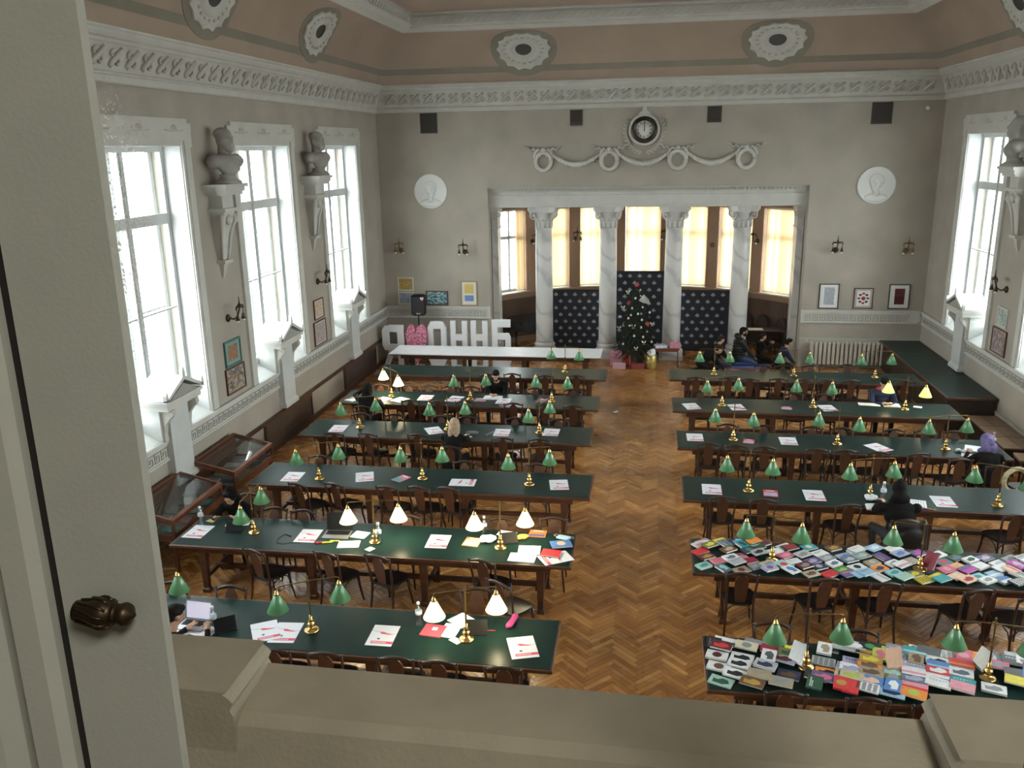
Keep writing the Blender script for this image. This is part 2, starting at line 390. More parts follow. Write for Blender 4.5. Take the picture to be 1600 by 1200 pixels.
# ---- side windows: casement, surround, small gabled niche cover beneath
def side_window(n, M, rest=True):
    """M maps (u along wall, v height, d out of wall) to the room"""
    mb = MB(); root = struct('window_%d' % n, frame_mb(), TRIMW); root.matrix_world = M
    for nm, data in WIN_PARTS: link(nm, data, root, kind='stuff' if nm == 'palmette_relief' else None)
    return root
H, Z0, Z1 = W_HALF, W_Z0, W_Z1
def frame_mb():
    mb = MB(); b = .10
    for d0, d1 in ((-.40, -.32), (-.60, -.54)):      # inner and outer sash frames
        zb = Z0+.20
        mb.box(-H, -H+b, zb, Z1, d0, d1).box(H-b, H, zb, Z1, d0, d1).box(-H+b, H-b, Z1-b, Z1, d0, d1).box(-H+b, H-b, zb, zb+b+.04, d0, d1)
        mb.box(-.075, .075, zb+b+.04, Z1-b, d0, d1).box(-H+b, -.075, 4.92, 5.07, d0, d1).box(.075, H-b, 4.92, 5.07, d0, d1)
        mb.box(-H+b, -.075, 3.50, 3.53, d0+.015, d1-.015).box(.075, H-b, 3.50, 3.53, d0+.015, d1-.015)
    mb.box(-.03, .03, Z0+.3, Z1-.1, -.315, -.30); mb.box(-H+b, H-b, 5.07, 5.10, -.315, -.295)
    return mb
WIN_PARTS = []
pm_ = MB()
for u0, u1 in ((-H+.1, -.075), (.075, H-.1)):
    for v0, v1 in ((Z0+.3, 3.50), (3.53, 4.92), (5.07, Z1-.1)):
        for d in (-.36,):
            WIN_PARTS.append(('pane', MB().box(u0, u1, v0, v1, d-.003, d+.003).mesh('pane', PANE)))
# white reveal lining
rv = MB().box(-H, -H+.012, Z0, Z1, -.32, .0).box(H-.012, H, Z0, Z1, -.32, 0).box(-H, H, Z1-.012, Z1, -.32, 0)
rv.add([(-H, Z0+.006, .02), (H, Z0+.006, .02), (H, Z0+.19, -.33), (-H, Z0+.19, -.33)], [(0, 1, 2, 3)])
rv.box(-H-.02, H+.02, Z0-.05, Z0+.004, 0, .05)
WIN_PARTS.append(('reveal_lining', rv.mesh('reveal_lining', TRIMW)))
sr = MB()
sr.box(-H-.24, -H-.06, Z0, 6.40, 0, .05).box(-H-.06, -H, Z0, Z1, 0, .03).box(H+.06, H+.24, Z0, 6.40, 0, .05).box(H, H+.06, Z0, Z1, 0, .03)
sr.box(-H-.06, H+.06, Z1, 6.25, 0, .03).box(-H-.06, H+.06, 6.25, 6.40, 0, .05).box(-H-.31, H+.31, 6.40, 6.53, 0, .055).box(-H-.18, H+.18, 6.53, 6.60, 0, .06)
sr.box(-H-.30, -H-.24, 6.15, 6.40, 0, .05).box(H+.24, H+.30, 6.15, 6.40, 0, .05)
WIN_PARTS.append(('architrave', sr.mesh('architrave', WHITE)))
og = MB()
for cu in (-1.0, 0, 1.0):
    for k in range(5):
        a = R(-50+25*k); og.sphere((cu+.09*math.sin(a), 6.42+.05*math.cos(a), .058), (.020, .038, .014), 6, 4)
    og.tube([(cu-.28, 6.42, .056), (cu-.12, 6.40, .06), (cu+.12, 6.40, .06), (cu+.28, 6.42, .056)], .010, 5)
WIN_PARTS.append(('palmette_relief', og.mesh('palmette_relief', SCROLL)))
for i, yc in enumerate(WINC):
    side_window(i+1, ON_LEFT @ tr(yc, 0, 0)); side_window(i+6, ON_RIGHT @ tr(-yc, 0, 0))

# gabled niche cover with post under each window
def niche_cover(M, label):
    root = link('gabled_niche_cover', None, None); root.matrix_world = M; tag(root, label, 'niche cover', 'gabled niche covers under windows')
    mb = MB()
    prof = [(-.58, 2.27), (0, 2.53), (.58, 2.27), (.58, 2.32), (0, 2.60), (-.58, 2.32)]
    mb.loft([[(u, v, d) for u, v in prof] for d in (-.29, .30)]); mb.build('gable_roof', TRIMW, root)
    mb = MB().box(-.52, .52, 2.13, 2.27, -.28, .26).box(-.56, .56, 2.22, 2.272, -.28, .28); mb.build('entablature', WHITE, root)
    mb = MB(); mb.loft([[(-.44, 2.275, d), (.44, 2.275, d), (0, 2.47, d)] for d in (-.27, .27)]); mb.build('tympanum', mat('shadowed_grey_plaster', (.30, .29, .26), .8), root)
    mb = MB().box(-.46, .46, 1.62, 2.13, -.28, .06); mb.build('niche_body', TRIMW, root)
    for u, v in ((0, 2.60), (-.55, 2.31), (.55, 2.31)):
        mb = MB(); mb.loft([[(u+(-.045 if not u else -.03), v-.01, d), (u+(.045 if not u else .03), v-.01, d), (u+.03, v+.09, d), (u, v+.15, d), (u-.03, v+.09, d)] for d in (.24, .30)]); mb.build('acroterion', WHITE, root)
    mb = MB().bbox(-.30, .30, 0, 1, 0, 1, .01) if 0 else MB()
    mb.box(-.29, .29, .92, 2.13, .0, .13).box(-.33, .33, .80, .86, 0, .17); mb.loft([[(-.33, .86, 0), (.33, .86, 0), (.33, .86, .17), (-.33, .86, .17)], [(-.29, .93, 0), (.29, .93, 0), (.29, .93, .13), (-.29, .93, .13)]])
    mb.build('post', TRIMW, root)
    for s in (-1, 1):
        mb = MB(); sh = [(0, 2.12), (.26, 2.12), (.27, 2.04), (.20, 1.97), (.12, 1.86), (.09, 1.70), (.10, 1.60), (.04, 1.55), (0, 1.55)]
        mb.loft([[(s*.37+du, v, d) for d, v in sh] for du in (-.05, .05)]); mb.sphere((s*.37, 2.04, .2), (.06, .07, .07), 8, 5); mb.build('scroll_bracket', SCROLL, root)
    return root
for i, yc in enumerate(WINC[:3]):
    niche_cover(ON_LEFT @ tr(yc, 0, 0), ['white gabled niche cover under the window nearest the white letters', 'white gabled niche cover under the middle window between the two busts', 'white gabled niche cover under the window beside the display cases'][i])
niche_cover(ON_RIGHT @ tr(-WINC[0], 0, 0), 'white gabled niche cover above the green-topped wall counter')

# ---- dado band with Greek key, base ledges
def dado(name, M, u0, u1, key=True, label=None, ku0=None, ku1=None, pitch=.19):
    mb = MB()
    mb.box(u0, u1, 1.24, 1.27, 0, .045).box(u0, u1, 1.27, 1.51, 0, .025).box(u0, u1, 1.51, 1.545, 0, .045).box(u0, u1, 1.545, 1.595, 0, .07)
    o = struct(name, mb, WHITE, label=label); o.matrix_world = M
    a = ku0 if ku0 is not None else u0+.1; b = ku1 if ku1 is not None else u1-.1
    n = max(1, int((b-a)/pitch))
    for i in range(n): link('key_unit', KEYM, o, (a+(i+.5)*(b-a)/n, 1.39, .025))
    return o
km = MB(); t = .018; h = .085
for x0, x1, y0, y1 in ((-.09, .09, h-t, h), (-.09, -.09+t, -h, h-t), (-.09+t, .055, -h, -h+t), (.055-t, .055, -h+t, .035), (-.035, .055-t, .035-t, .035), (-.035, -.035+t, -.04, .035-t)):
    km.box(x0, x1, y0, y1, 0, .014)
KEYM = km.mesh('key_unit', mat('key_plaster', (.33, .32, .29), .7))
dado('trim_3', ON_FAR, XL, OX0, label='white dado band with Greek key beside the letters')
dado('trim_4', ON_FAR, OX1, XR, label='white dado band with Greek key above the radiator')
dado('trim_5', ON_LEFT, 6.0, YW, ku0=10.6, ku1=24.2, label='white dado band under the bust-wall windows')
dado('trim_6', ON_RIGHT, -YW, -6.0, ku0=-24.2, ku1=-16.5, label='white dado band above the wall counter')
def base(name, M, u0, u1, z=.82, d=.05):
    mb = MB().box(u0, u1, 0, z-.06, 0, d-.012).box(u0, u1, z-.06, z, 0, d).box(u0, u1, 0, .12, 0, d+.02)
    o = struct(name, mb, WHITE2); o.matrix_world = M; return o
WHITE2 = mat('off_white_baseboard_paint', (.42, .40, .35), .6, noise=.06, nscale=3)
base('baseboard_far', ON_FAR, OX1+.002, XR); base('baseboard_far', ON_FAR, XL, OX0-.002)
base('baseboard_right', ON_RIGHT, -YW, -6, .5)
lb = MB().box(6, YW, .68, .74, 0, .07).box(6, YW, .0, .10, 0, .06); o = struct('baseboard_left', lb, WOOD); o.matrix_world = ON_LEFT
for y0, y1 in ((11.4, 14.2), (15.7, 18.15), (20.45, 23.0)):
    root = link('radiator_cover', None, None); root.matrix_world = ON_LEFT @ tr(y0, 0, 0)
    tag(root, {11.4: 'brown flat radiator cover behind the display cases', 15.7: 'brown flat radiator cover under the window past the display cases', 20.45: 'brown flat radiator cover close to the white letters'}[y0], 'radiator', 'brown radiator covers')
    W = y1-y0
    MB().box(0, W, .16, .66, 0, .035).build('panel', RADB, root)
    MB().box(-.03, W+.03, .62, .675, 0, .06).box(-.03, .02, .16, .62, 0, .055).box(W-.02, W+.03, .16, .62, 0, .055).box(-.03, W+.03, .11, .16, 0, .055).build('frame', RADB, root)

# ---- colonnade
en = MB()
EY = YW+.24
en.box(OX0, OX1, EY, EY+.75, 4.40, OZ).box(OX0, OX1, EY-.02, EY, 4.42, 4.47).box(OX0, OX1, EY-.05, EY, 4.68, 4.74).box(OX0, OX1, EY-.09, EY, 4.84, 4.95)
ent = struct('trim_7', en, WHITE, label='entablature beam over the marble columns')
dm = MB().box(-.028, .028, 0, .035, 0, .06).mesh('dentil', WHITE)
for i in range(78): link('dentil', dm, ent, (OX0+.06+i*.111, EY-.145, 4.845)).rotation_euler = (0, 0, 0)
CY = YW+.66
def column(name, x, label, half=None):
    root = thing(name, (x, CY, 0), 0, label, 'column', 'marble columns')
    a0, a1 = (0, 2*PI)
    MB().box(-.34, .34, -.34, .34, 0, .12).build('plinth', MARB, root)
    MB().lathe([(.325, .12), (.335, .15), (.345, .20), (.345, .24), (.33, .27), (.30, .29), (.29, .32), (.31, .35), (.315, .38), (.29, .41), (.262, .44)], 28).build('torus_base', MARB, root)
    MB().lathe([(.262, .44), (.256, .52), (.254, 1.4), (.250, 2.4), (.242, 3.3), (.236, 3.75), (.245, 3.77), (.245, 3.80)], 28).build('shaft', MARB, root)
    cap = MB().lathe([(.236, 3.80), (.238, 3.95), (.25, 4.0), (.26, 4.02), (.25, 4.05), (.27, 4.12), (.30, 4.20), (.32, 4.25)], 28).build('capital_bell', SCROLL_M, root)
    mb = MB(); pl = []
    for q in range(4):
        a = q*PI/2; c, s = math.cos(a), math.sin(a)
        for u, v in ((-.40, -.40), (-.36, -.42), (-.18, -.345), (0, -.33), (.18, -.345), (.36, -.42)): pl.append((u*c-v*s, u*s+v*c))
    mb.prism(pl, 4.30, 4.40); mb.prism([(p[0]*.92, p[1]*.92) for p in pl], 4.25, 4.30); mb.build('abacus', SCROLL_M, root)
    for q in range(4):
        a = PI/4+q*PI/2; mb = MB(); pts = []; rs = []
        for k in range(20):
            b = k*.55; rr = .125*(1-k/21); pts.append(((.40-.02)*1.0+rr*math.cos(-b+PI/2), 0, 4.16+rr*math.sin(-b+PI/2))); rs.append(.028*(1-k/34))
        M_ = rotz(a); mb.tube([M_ @ Vector((.26, 0, 4.22))]+[M_ @ Vector(p) for p in pts], [.02]+rs, 6)
        mb.build('volute', SCROLL_M, root)
    mb = MB()
    for k in range(12):
        a = 2*PI*k/12; mb.box(-.035, .035, -.012, .012, 3.82, 3.98, M=rotz(a) @ tr(0, -.245, 0))
        mb.sphere((0, 0, 0), (.035, .02, .03), 6, 4, M=rotz(a) @ tr(0, -.262, 4.02))
    mb.build('acanthus_leaves', SCROLL_M, root, kind='stuff')
    return root
SCROLL_M = mat('carved_white_marble', (.50, .49, .465), .55)
sc0 = -.2
c0 = column('marble_column', -3.02, 'marble column between the piano and the lower backdrop on the letters side')
def colcopy(x, label):
    c = copy_tree(c0); c.location.x = x; c['label'] = label
colcopy(-1.155, 'marble column just behind the Christmas tree, letters side of it')
colcopy(.70, 'marble column between the tall backdrop and the radiator-side backdrop')
colcopy(2.565, 'marble column beside the kneeling people')
def pilaster(x0, x1, label):
    root = thing('marble_pilaster', ((x0+x1)/2, CY, 0), 0, label, 'pilaster', 'marble jamb pilasters'); w2 = (x1-x0)/2
    MB().box(-w2-.03, w2+.03, -.30, .30, 0, .40).build('plinth', MARB, root)
    MB().box(-w2, w2, -.25, .25, .40, 3.80).build('shaft', MARB, root)
    MB().box(-w2-.02, w2+.02, -.27, .27, 3.78, 3.83).box(-w2, w2, -.25, .25, 3.83, 4.05).loft([[(sx*w2*k, sy*.25*k, z) for sx, sy in ((-1,-1),(1,-1),(1,1),(-1,1))] for k, z in ((1, 4.05), (1.3, 4.28), (1.45, 4.30), (1.45, 4.40))]).build('capital', SCROLL_M, root)
    s = 1 if x0 < 0 else -1
    mb = MB(); mb.tube([(s*w2+s*.03+.07*(1-k/14)*math.cos(k*.6), -.30, 4.18+.07*(1-k/14)*math.sin(k*.6)) for k in range(12)], .022, 6); mb.build('volute', SCROLL_M, root)
pilaster(OX0+.02, OX0+.20, 'marble jamb pilaster behind the letters')
pilaster(OX1-.20, OX1-.02, 'marble jamb pilaster beside the cream radiator')

# ---- apse: curved wall of seven windows with blinds
AX, AYC, AR = -.2, 22.85, 5.56
SP = R(15.33); WHW = .56; ZS, ZT = 1.62, 4.20
ap = MB()
def arc(r, a): return (AX+r*math.sin(a), AYC+r*math.cos(a))
def sector(mb, a0, a1, z0, z1, r0=AR, r1=AR+.45, n=None, mi=0):
    n = n or max(2, int((a1-a0)/R(3.5))); L0 = []
    for i in range(n+1):
        a = a0+(a1-a0)*i/n; p, q = arc(r0, a), arc(r1, a)
        L0.append([(p[0], p[1], z0), (q[0], q[1], z0), (q[0], q[1], z1), (p[0], p[1], z1)])
    mb.loft(L0, mi=mi)
hw = math.asin(WHW/AR); A1 = R(66)
sector(ap, -A1, A1, -.3, ZS); sector(ap, -A1, A1, ZT, 5.4)
angs = [SP*k for k in range(-3, 4)]
ed = [-A1]+[e for a in angs for e in (a-hw, a+hw)]+[A1]
for i in range(0, len(ed), 2): sector(ap, ed[i], ed[i+1], ZS, ZT)
struct('wall_apse', ap, APSE)
lg = MB(); sector(lg, -A1, A1, ZS-.09, ZS-.01, AR-.10, AR+.02); sector(lg, -A1, A1, ZS-.14, ZS-.09, AR-.05, AR+.02); sector(lg, -A1, A1, 0, .18, AR-.03, AR+.02); struct('trim_8', lg, APSE, label='tan sill ledge round the apse')
pw = MB(); sector(pw, -A1, A1, .18, ZS-.20, AR-.012, AR+.02); struct('trim_10', pw, mat('dark_wainscot', (.085, .045, .025), .5, noise=.2, nscale=5), label='dark wooden wainscot round the apse')
bx = MB().box(-6.2, 6.0, YW+.99, YW+1.02, OZ-.2, 5.4); struct('wall_apse_header', bx, APSE)
for k, a in enumerate(angs):
    c = arc(AR, a); M_ = tr(c[0], c[1], 0) @ rotz(-a)      # local x tangent, y outward
    root = struct('window_%d' % (11+k), MB().box(-WHW, -WHW+.07, .20, .27, ZS, ZT).box(WHW-.07, WHW, .20, .27, ZS, ZT).box(-WHW, WHW, .20, .27, ZS, ZS+.09).box(-WHW, WHW, .20, .27, ZT-.07, ZT).box(-.03, .03, .20, .27, ZS, ZT).box(-WHW, WHW, .20, .27, 3.28, 3.38), TRIMW)
    root.matrix_world = M_
    for u0, u1 in ((-WHW+.07, -.03), (.03, WHW-.07)):
        for v0, v1 in ((ZS+.09, 3.28), (3.38, ZT-.07)): MB().box(u0, u1, .23, .236, v0, v1).build('pane', PANE, root)
    MB().box(-WHW-.05, WHW+.05, -.05, .20, ZS-.012, ZS+.006).build('sill', TRIMW, root)
    if k == 0:      # this blind is drawn to the side
        us = [WHW-.05-.028*i for i in range(12)]; ang = 75
    else: us = [-WHW+.06+.0745*i for i in range(15)]; ang = (0, 0, -26, 14, 24, 26, 28)[k] if k != 1 else -26
    mb = MB()
    for u in us: mb.box(-.041, .041, -.0008, .0008, ZS+.05, ZT-.06, M=tr(u, .09, 0) @ rotz(R(ang)))
    mb.build('blind_slats', BLIND, root, kind='stuff')
    MB().box(-WHW, WHW, .07, .12, ZT-.06, ZT-.02).build('blind_rail', mat('cream_rail', (.6, .52, .4), .5), root)

# ================================================================ fused organic meshes (busts, people)
import numpy as np
def fuse(name, prims, voxel, mats, smooth=4):
    """prims: ('cap', p0, p1, r0, r1, mat) or ('ell', centre, radii, mat[, Matrix]); fused into one continuous surface"""
    mb = MB()
    for p in prims:
        if p[0] == 'cap':
            a, b = Vector(p[1]), Vector(p[2]); d = b-a; L_ = max(d.length, 1e-5); q = d.to_track_quat('Z', 'Y').to_matrix().to_4x4()
            q.translation = a; r0_, r1_ = p[3], p[4]; prof = []
            for k in range(4): t = -PI/2+PI/2*k/3; prof.append((max(r0_*math.cos(t), .001), r0_*math.sin(t)))
            for k in range(4): t = PI/2*k/3; prof.append((max(r1_*math.cos(t), .001), L_+r1_*math.sin(t)))
            mb.lathe(prof, 12, M=q)
        else:
            m_ = tr(*p[1]) @ (p[4] if len(p) > 4 else Matrix.Identity(4)); mb.sphere((0, 0, 0), p[2], 16, 10, M=m_)
    tmp = bpy.data.objects.new('fuse_tmp', mb.mesh('fuse_tmp', mats[0])); COL.objects.link(tmp)
    md = tmp.modifiers.new('r', 'REMESH'); md.mode = 'VOXEL'; md.voxel_size = voxel
    ms = tmp.modifiers.new('s', 'SMOOTH'); ms.iterations = smooth; ms.factor = .5
    dg = bpy.context.evaluated_depsgraph_get(); me = bpy.data.meshes.new_from_object(tmp.evaluated_get(dg)); me.name = name
    bpy.data.objects.remove(tmp, do_unlink=True)
    me.materials.clear()
    for m in mats: me.materials.append(m)
    n = len(me.polygons); c = np.empty(n*3); me.polygons.foreach_get('center', c); c = c.reshape(n, 3)
    best = np.full(n, 1e9); idx = np.zeros(n, int)
    for p in prims:
        if p[0] == 'cap':
            a = np.array(p[1]); b = np.array(p[2]); d = b-a; t = np.clip(((c-a)@d)/max(d@d, 1e-9), 0, 1)
            s = np.linalg.norm(c-(a+t[:, None]*d), axis=1)-(p[3]+(p[4]-p[3])*t); mi = p[5]
        else:
            q = c-np.array(p[1]); 
            if len(p) > 4: q = q @ np.array(p[4].to_3x3())
            rr = np.array(p[2]); k = np.linalg.norm(q/rr, axis=1); s = (k-1)*rr.min(); mi = p[3]
        w_ = s < best; best[w_] = s[w_]; idx[w_] = mi
    me.polygons.foreach_set('material_index', idx.tolist()); me.polygons.foreach_set('use_smooth', [True]*n); me.update()
    return me

# ================================================================ clock wall
ck = link('laurel_clock', None, None); ck.matrix_world = ON_FAR @ tr(-.2, 6.45, 0)
tag(ck, 'round wall clock with white dial and dark bezel in a laurel wreath', 'clock')
MB().lathe([(.0, 0), (.40, 0), (.42, .03), (.42, .06), (.40, .09), (.36, .10), (.345, .08), (.345, .05), (0, .05)], 40).build('plaster_surround', WHITE, ck)
MB().lathe([(.345, .05), (.345, .10), (.30, .12), (.245, .10), (.235, .075), (.235, .06)], 40).build('bezel', mat('dark_walnut_bezel', (.018, .009, .005), .3), ck)
dial = MB().lathe([(.0, .058), (.245, .058), (.245, .066), (0, .066)], 40).build('dial', mat('white_clock_dial', (.72, .72, .66), .5), ck)
INK = mat('black_ink', (.012, .012, .012), .6)
ROM = ['XII', 'I', 'II', 'III', 'IIII', 'V', 'VI', 'VII', 'VIII', 'IX', 'X', 'XI']
def stroke(mb, x0, y0, x1, y1, w_, M_): 
    d = Vector((x1-x0, y1-y0)); n = Vector((-d.y, d.x)).normalized()*w_/2
    mb.loft([[(x0+n.x, y0+n.y, z), (x1+n.x, y1+n.y, z), (x1-n.x, y1-n.y, z), (x0-n.x, y0-n.y, z)] for z in (.066, .069)], M=M_)
for k, s_ in enumerate(ROM):
    mb = MB(); M_ = rotz(-2*PI*k/12) @ tr(0, .185, 0); ws = {'I': .014, 'V': .03, 'X': .03}; tot = sum(ws[c] for c in s_); u = -tot/2
    for c in s_:
        w_ = ws[c]
        if c == 'I': stroke(mb, u+w_/2, -.03, u+w_/2, .03, .008, M_)
        elif c == 'V': stroke(mb, u+.004, .03, u+w_/2, -.03, .008, M_); stroke(mb, u+w_-.004, .03, u+w_/2, -.03, .005, M_)
        else: stroke(mb, u+.004, .03, u+w_-.004, -.03, .008, M_); stroke(mb, u+w_-.004, .03, u+.004, -.03, .005, M_)
        u += w_
    mb.build('hour_numeral', INK, dial)
mb = MB(); mb.prism([(-.006, -.05), (.006, -.05), (.004, .19), (0, .205), (-.004, .19)], .072, .075); mb.build('minute_hand', INK, ck)
mb = MB(); mb.prism([(-.011, -.04), (.011, -.04), (.010, .11), (0, .135), (-.010, .11)], .076, .079, M=rotz(R(-3))); mb.build('hour_hand', INK, ck)
mb = MB(); mb.loft([[(u, v, d) for u, v in ((-.17, .40), (.17, .40), (.12, .46), (.06, .48), (.05, .58), (.025, .66), (-.025, .66), (-.05, .58), (-.06, .48), (-.12, .46))] for d in (0, .08)]); mb.build('crest', WHITE, ck)
leafm = MB(); leafm.loft([[(0, 0, -.006), (.03, .06, -.006), (0, .15, -.006), (-.03, .06, -.006)], [(0, 0, .012), (.022, .06, .02), (0, .15, .006), (-.022, .06, .02)]]); LEAF = leafm.mesh('laurel_leaf', SCROLL)
for s in (-1, 1):
    mb = MB(); br = []
    for k in range(11):
        a = R(-84+k*10.5); br.append((s*.54*math.cos(a)*.95, .56*math.sin(a)-.03, .03))
    br = [(s*abs(x_), y_, z_) for x_, y_, z_ in br]
    st = MB().tube(br, .010, 5).build('laurel_stem', SCROLL, ck)
    for k in range(11):
        x_, y_, z_ = br[k]; a = R(-84+k*10.5)
        for off in (-28, 28):
            ang = a*1.0+R(off); o = link('laurel_leaf', LEAF, st, (x_, y_, .035)); o.rotation_euler = (0, 0, (ang if s > 0 else -ang))
# garland: four rings with ribbons, three swags
ga = link('plaster_garland', None, None); ga.matrix_world = ON_FAR; tag(ga, 'white plaster garland of four rings and three leafy swags below the clock', 'garland')
RX = [-2.94, -1.13, .70, 2.50]
for x_ in RX:
    mb = MB(); mb.tube([(x_+.215*math.cos(2*PI*k/24), 5.66+.235*math.sin(2*PI*k/24), .05) for k in range(25)], .055, 8); rg = mb.build('wreath_ring', WHITE, ga)
    MB().sphere((x_, 5.96, .06), (.07, .07, .05), 8, 6).build('ring_knot', WHITE, rg)
    for s in (-1, 1):
        MB().tube([(x_+s*.05, 5.93, .05), (x_+s*.14, 5.98, .05), (x_+s*.22, 5.90, .05), (x_+s*.26, 5.80, .05), (x_+s*.24, 5.70, .05)], [.03, .04, .045, .04, .025], 6).build('ribbon_tail', WHITE, rg)
        MB().tube([(x_+s*.20, 5.93, .05), (x_+s*.28, 6.02, .05), (x_+s*.36, 5.96, .05), (x_+s*.42, 6.05, .04), (x_+s*.50, 6.06, .03)], [.025, .03, .028, .022, .012], 6).build('ribbon_end', WHITE, rg)
        MB().sphere((x_+s*.09, 5.82, .04), (.04, .05, .03), 7, 5).build('ring_drop', WHITE, rg)
for x0, x1 in zip(RX[:-1], RX[1:]):
    n = 17; pts = []; rs = []
    for k in range(n):
        t = k/(n-1); pts.append((x0+.24+(x1-x0-.48)*t, 5.86-.30*math.sin(PI*t)**.9, .06)); rs.append(.03+.055*math.sin(PI*t))
    sw = MB().tube(pts, rs, 9).build('leaf_swag', WHITE, ga)
    mb = MB()
    for k in range(1, n-1):
        for j in (-1, 0, 1): mb.sphere((pts[k][0], pts[k][1]+j*rs[k]*.6, .06+rs[k]*.75), (.034, .022, .016), 6, 4)
    mb.build('swag_leaves', SCROLL, sw, kind='stuff')
# medallions: round portrait reliefs
MEDW = mat('white_medallion_plaster', (.70, .70, .68), .6)
for x_, v_, lb in ((-6.17, 4.89, 'round white portrait medallion on the letters side of the clock wall'), (5.86, 4.93, 'round white portrait medallion on the radiator side of the clock wall')):
    md_ = link('portrait_medallion', None, None); md_.matrix_world = ON_FAR @ tr(x_, v_, 0); tag(md_, lb, 'medallion', 'portrait medallions')
    MB().lathe([(0, 0), (.485, 0), (.485, .035), (.46, .05), (.43, .035), (0, .035)], 44).build('disc', MEDW, md_)
    s = 1 if x_ < 0 else -1
    me = fuse('portrait_relief', [('ell', (0, .10, .03), (.165, .165, .035), 0), ('ell', (s*.02, .05, .045), (.11, .15, .045), 0), ('ell', (s*.03, -.05, .045), (.085, .09, .04), 0), ('cap', (0, -.08, .03), (0, -.20, .03), .055, .07, 0), ('ell', (0, -.28, .025), (.27, .105, .04), 0), ('ell', (s*.05, .03, .085), (.022, .05, .02), 0), ('ell', (s*.05, .085, .075), (.07, .012, .018), 0), ('ell', (s*.05, -.045, .08), (.04, .012, .012), 0), ('ell', (-s*.10, .02, .05), (.03, .045, .02), 0)], .010, [MEDW], 2)
    link('portrait_relief', me, md_, scale=(1.12, 1.12, 1.5))
# vents
for (x0, z1, x1, z0), lb in zip(((-6.39, 7.01, -5.90, 6.47), (-2.20, 7.0, -1.86, 6.59), (1.44, 7.01, 1.81, 6.60), (5.58, 7.01, 6.09, 6.47)),
        ('large dark wall vent above the letters-side medallion', 'small dark wall vent on the letters side of the clock', 'small dark wall vent on the radiator side of the clock', 'large dark wall vent above the radiator-side medallion')):
    v = link('air_vent', None, None); v.matrix_world = ON_FAR @ tr((x0+x1)/2, (z0+z1)/2, 0); tag(v, lb, 'vent', 'clock wall vents'); a, b = (x1-x0)/2, (z1-z0)/2
    MB().box(-a, a, -b, b, -.0, .006).build('backing', mat('vent_black', (.02, .017, .015), .8), v)
    MB().box(-a, a, b-.025, b, 0, .02).box(-a, a, -b, -b+.025, 0, .02).box(-a, -a+.025, -b, b, 0, .02).box(a-.025, a, -b, b, 0, .02).build('frame', DARKGAP, v)
    n = int(2*b/.06)
    for k in range(n): MB().box(-a+.02, a-.02, -b+.03+k*(2*b-.06)/n, -b+.055+k*(2*b-.06)/n, .006, .016).build('slat', DARKGAP, v)
# small camera dome
cmr = link('dome_camera', None, None, label='small white dome camera high in the corner above the counter', cat='camera'); cmr.matrix_world = ON_FAR @ tr(6.93, 6.84, 0)
MB().lathe([(0, 0), (.055, 0), (.055, .03), (0, .03)], 16).build('mount', WHITE, cmr); MB().sphere((0, 0, .05), .05, 12, 8).build('dome', MEDW, cmr)

# sconces
BULB = mat('frosted_bulb', (.8, .78, .7), .3)
def sconce(M, label, plate=BRONZE, swing=0.):
    root = link('bronze_sconce', None, None); root.matrix_world = M; tag(root, label, 'sconce', 'bronze wall sconces')
    MB().lathe([(.0, 0), (.07, 0), (.075, .02), (.05, .04), (.025, .05), (.02, .07)], 12).build('backplate', plate, root)
    Ms = roty(swing)
    MB().tube([Ms @ Vector(p) for p in ((0, 0, .05), (0, -.02, .12), (0, .03, .20), (0, .14, .24), (0, .20, .26))], [.014, .016, .014, .016, .014], 7).build('arm', plate, root)
    MB().lathe([(.0, .0), (.035, .0), (.05, .03), (.03, .06), (.012, .10), (.006, .20), (.0, .21)], 9, M=Ms @ tr(0, .20, .26) @ rotx(-PI/2)).build('finial', plate, root)
    MB().tube([Ms @ Vector(p) for p in ((-.14, .17, .26), (-.11, .23, .26), (0, .21, .26), (.11, .23, .26), (.14, .17, .26))], [.012, .022, .024, .022, .012], 7).build('crossbar', plate, root)
    for s in (-.115, .115):
        b_ = MB().tube([Ms @ Vector(p) for p in ((s, .19, .26), (s, .08, .26))], .007, 5).lathe([(.012, .0), (.022, -.03), (.03, -.07), (.048, -.11), (.0, -.10)], 10, M=Ms @ tr(s, .09, .26) @ rotx(-PI/2)).build('bell_holder', plate, root)
        MB().sphere((0, 0, 0), (.03, .035, .03), 9, 6, M=Ms @ tr(s, -.035, .26)).build('bulb', BULB, b_)
for x_, z_, m_, lb in ((-7.11, 3.22, BRONZED, 'brass and bronze wall sconce above the two small stacked pictures'), (-5.23, 3.18, BRONZE, 'dark bronze wall sconce above the yellow and blue print'), (4.96, 3.24, BRONZE, 'dark bronze wall sconce above the blue text print'), (6.75, 3.22, BRONZED, 'brass wall sconce above the red text print')):
    sconce(ON_FAR @ tr(x_, z_, 0), lb, m_)
sconce(ON_LEFT @ tr(14.66, 3.10, 0), 'dark bronze wall sconce above the teal framed picture'); sconce(ON_LEFT @ tr(19.15, 3.10, 0), 'dark bronze wall sconce above the two thin-framed pier pictures')
sconce(ON_RIGHT @ tr(-19.1, 3.03, 0), 'dark bronze wall sconce on the pier above the wall counter')
for a, lb in ((-2.5, 'bronze sconce on the apse pier behind the piano'), (-1.5, 'bronze sconce on the apse pier behind the letters-side backdrop'), (.5, 'bronze sconce on the apse pier behind the tall backdrop'), (2.5, 'bronze sconce on the apse pier behind the kneeling people')):
    an = SP*a; c = arc(AR, an); sconce(tr(c[0], c[1], 3.18) @ rotz(-an) @ Matrix(((1,0,0,0),(0,0,-1,0),(0,1,0,0),(0,0,0,1))), lb)
for k, a in enumerate((-3.5, -1.5+1.0, 1.5, 3.5)):
    pass
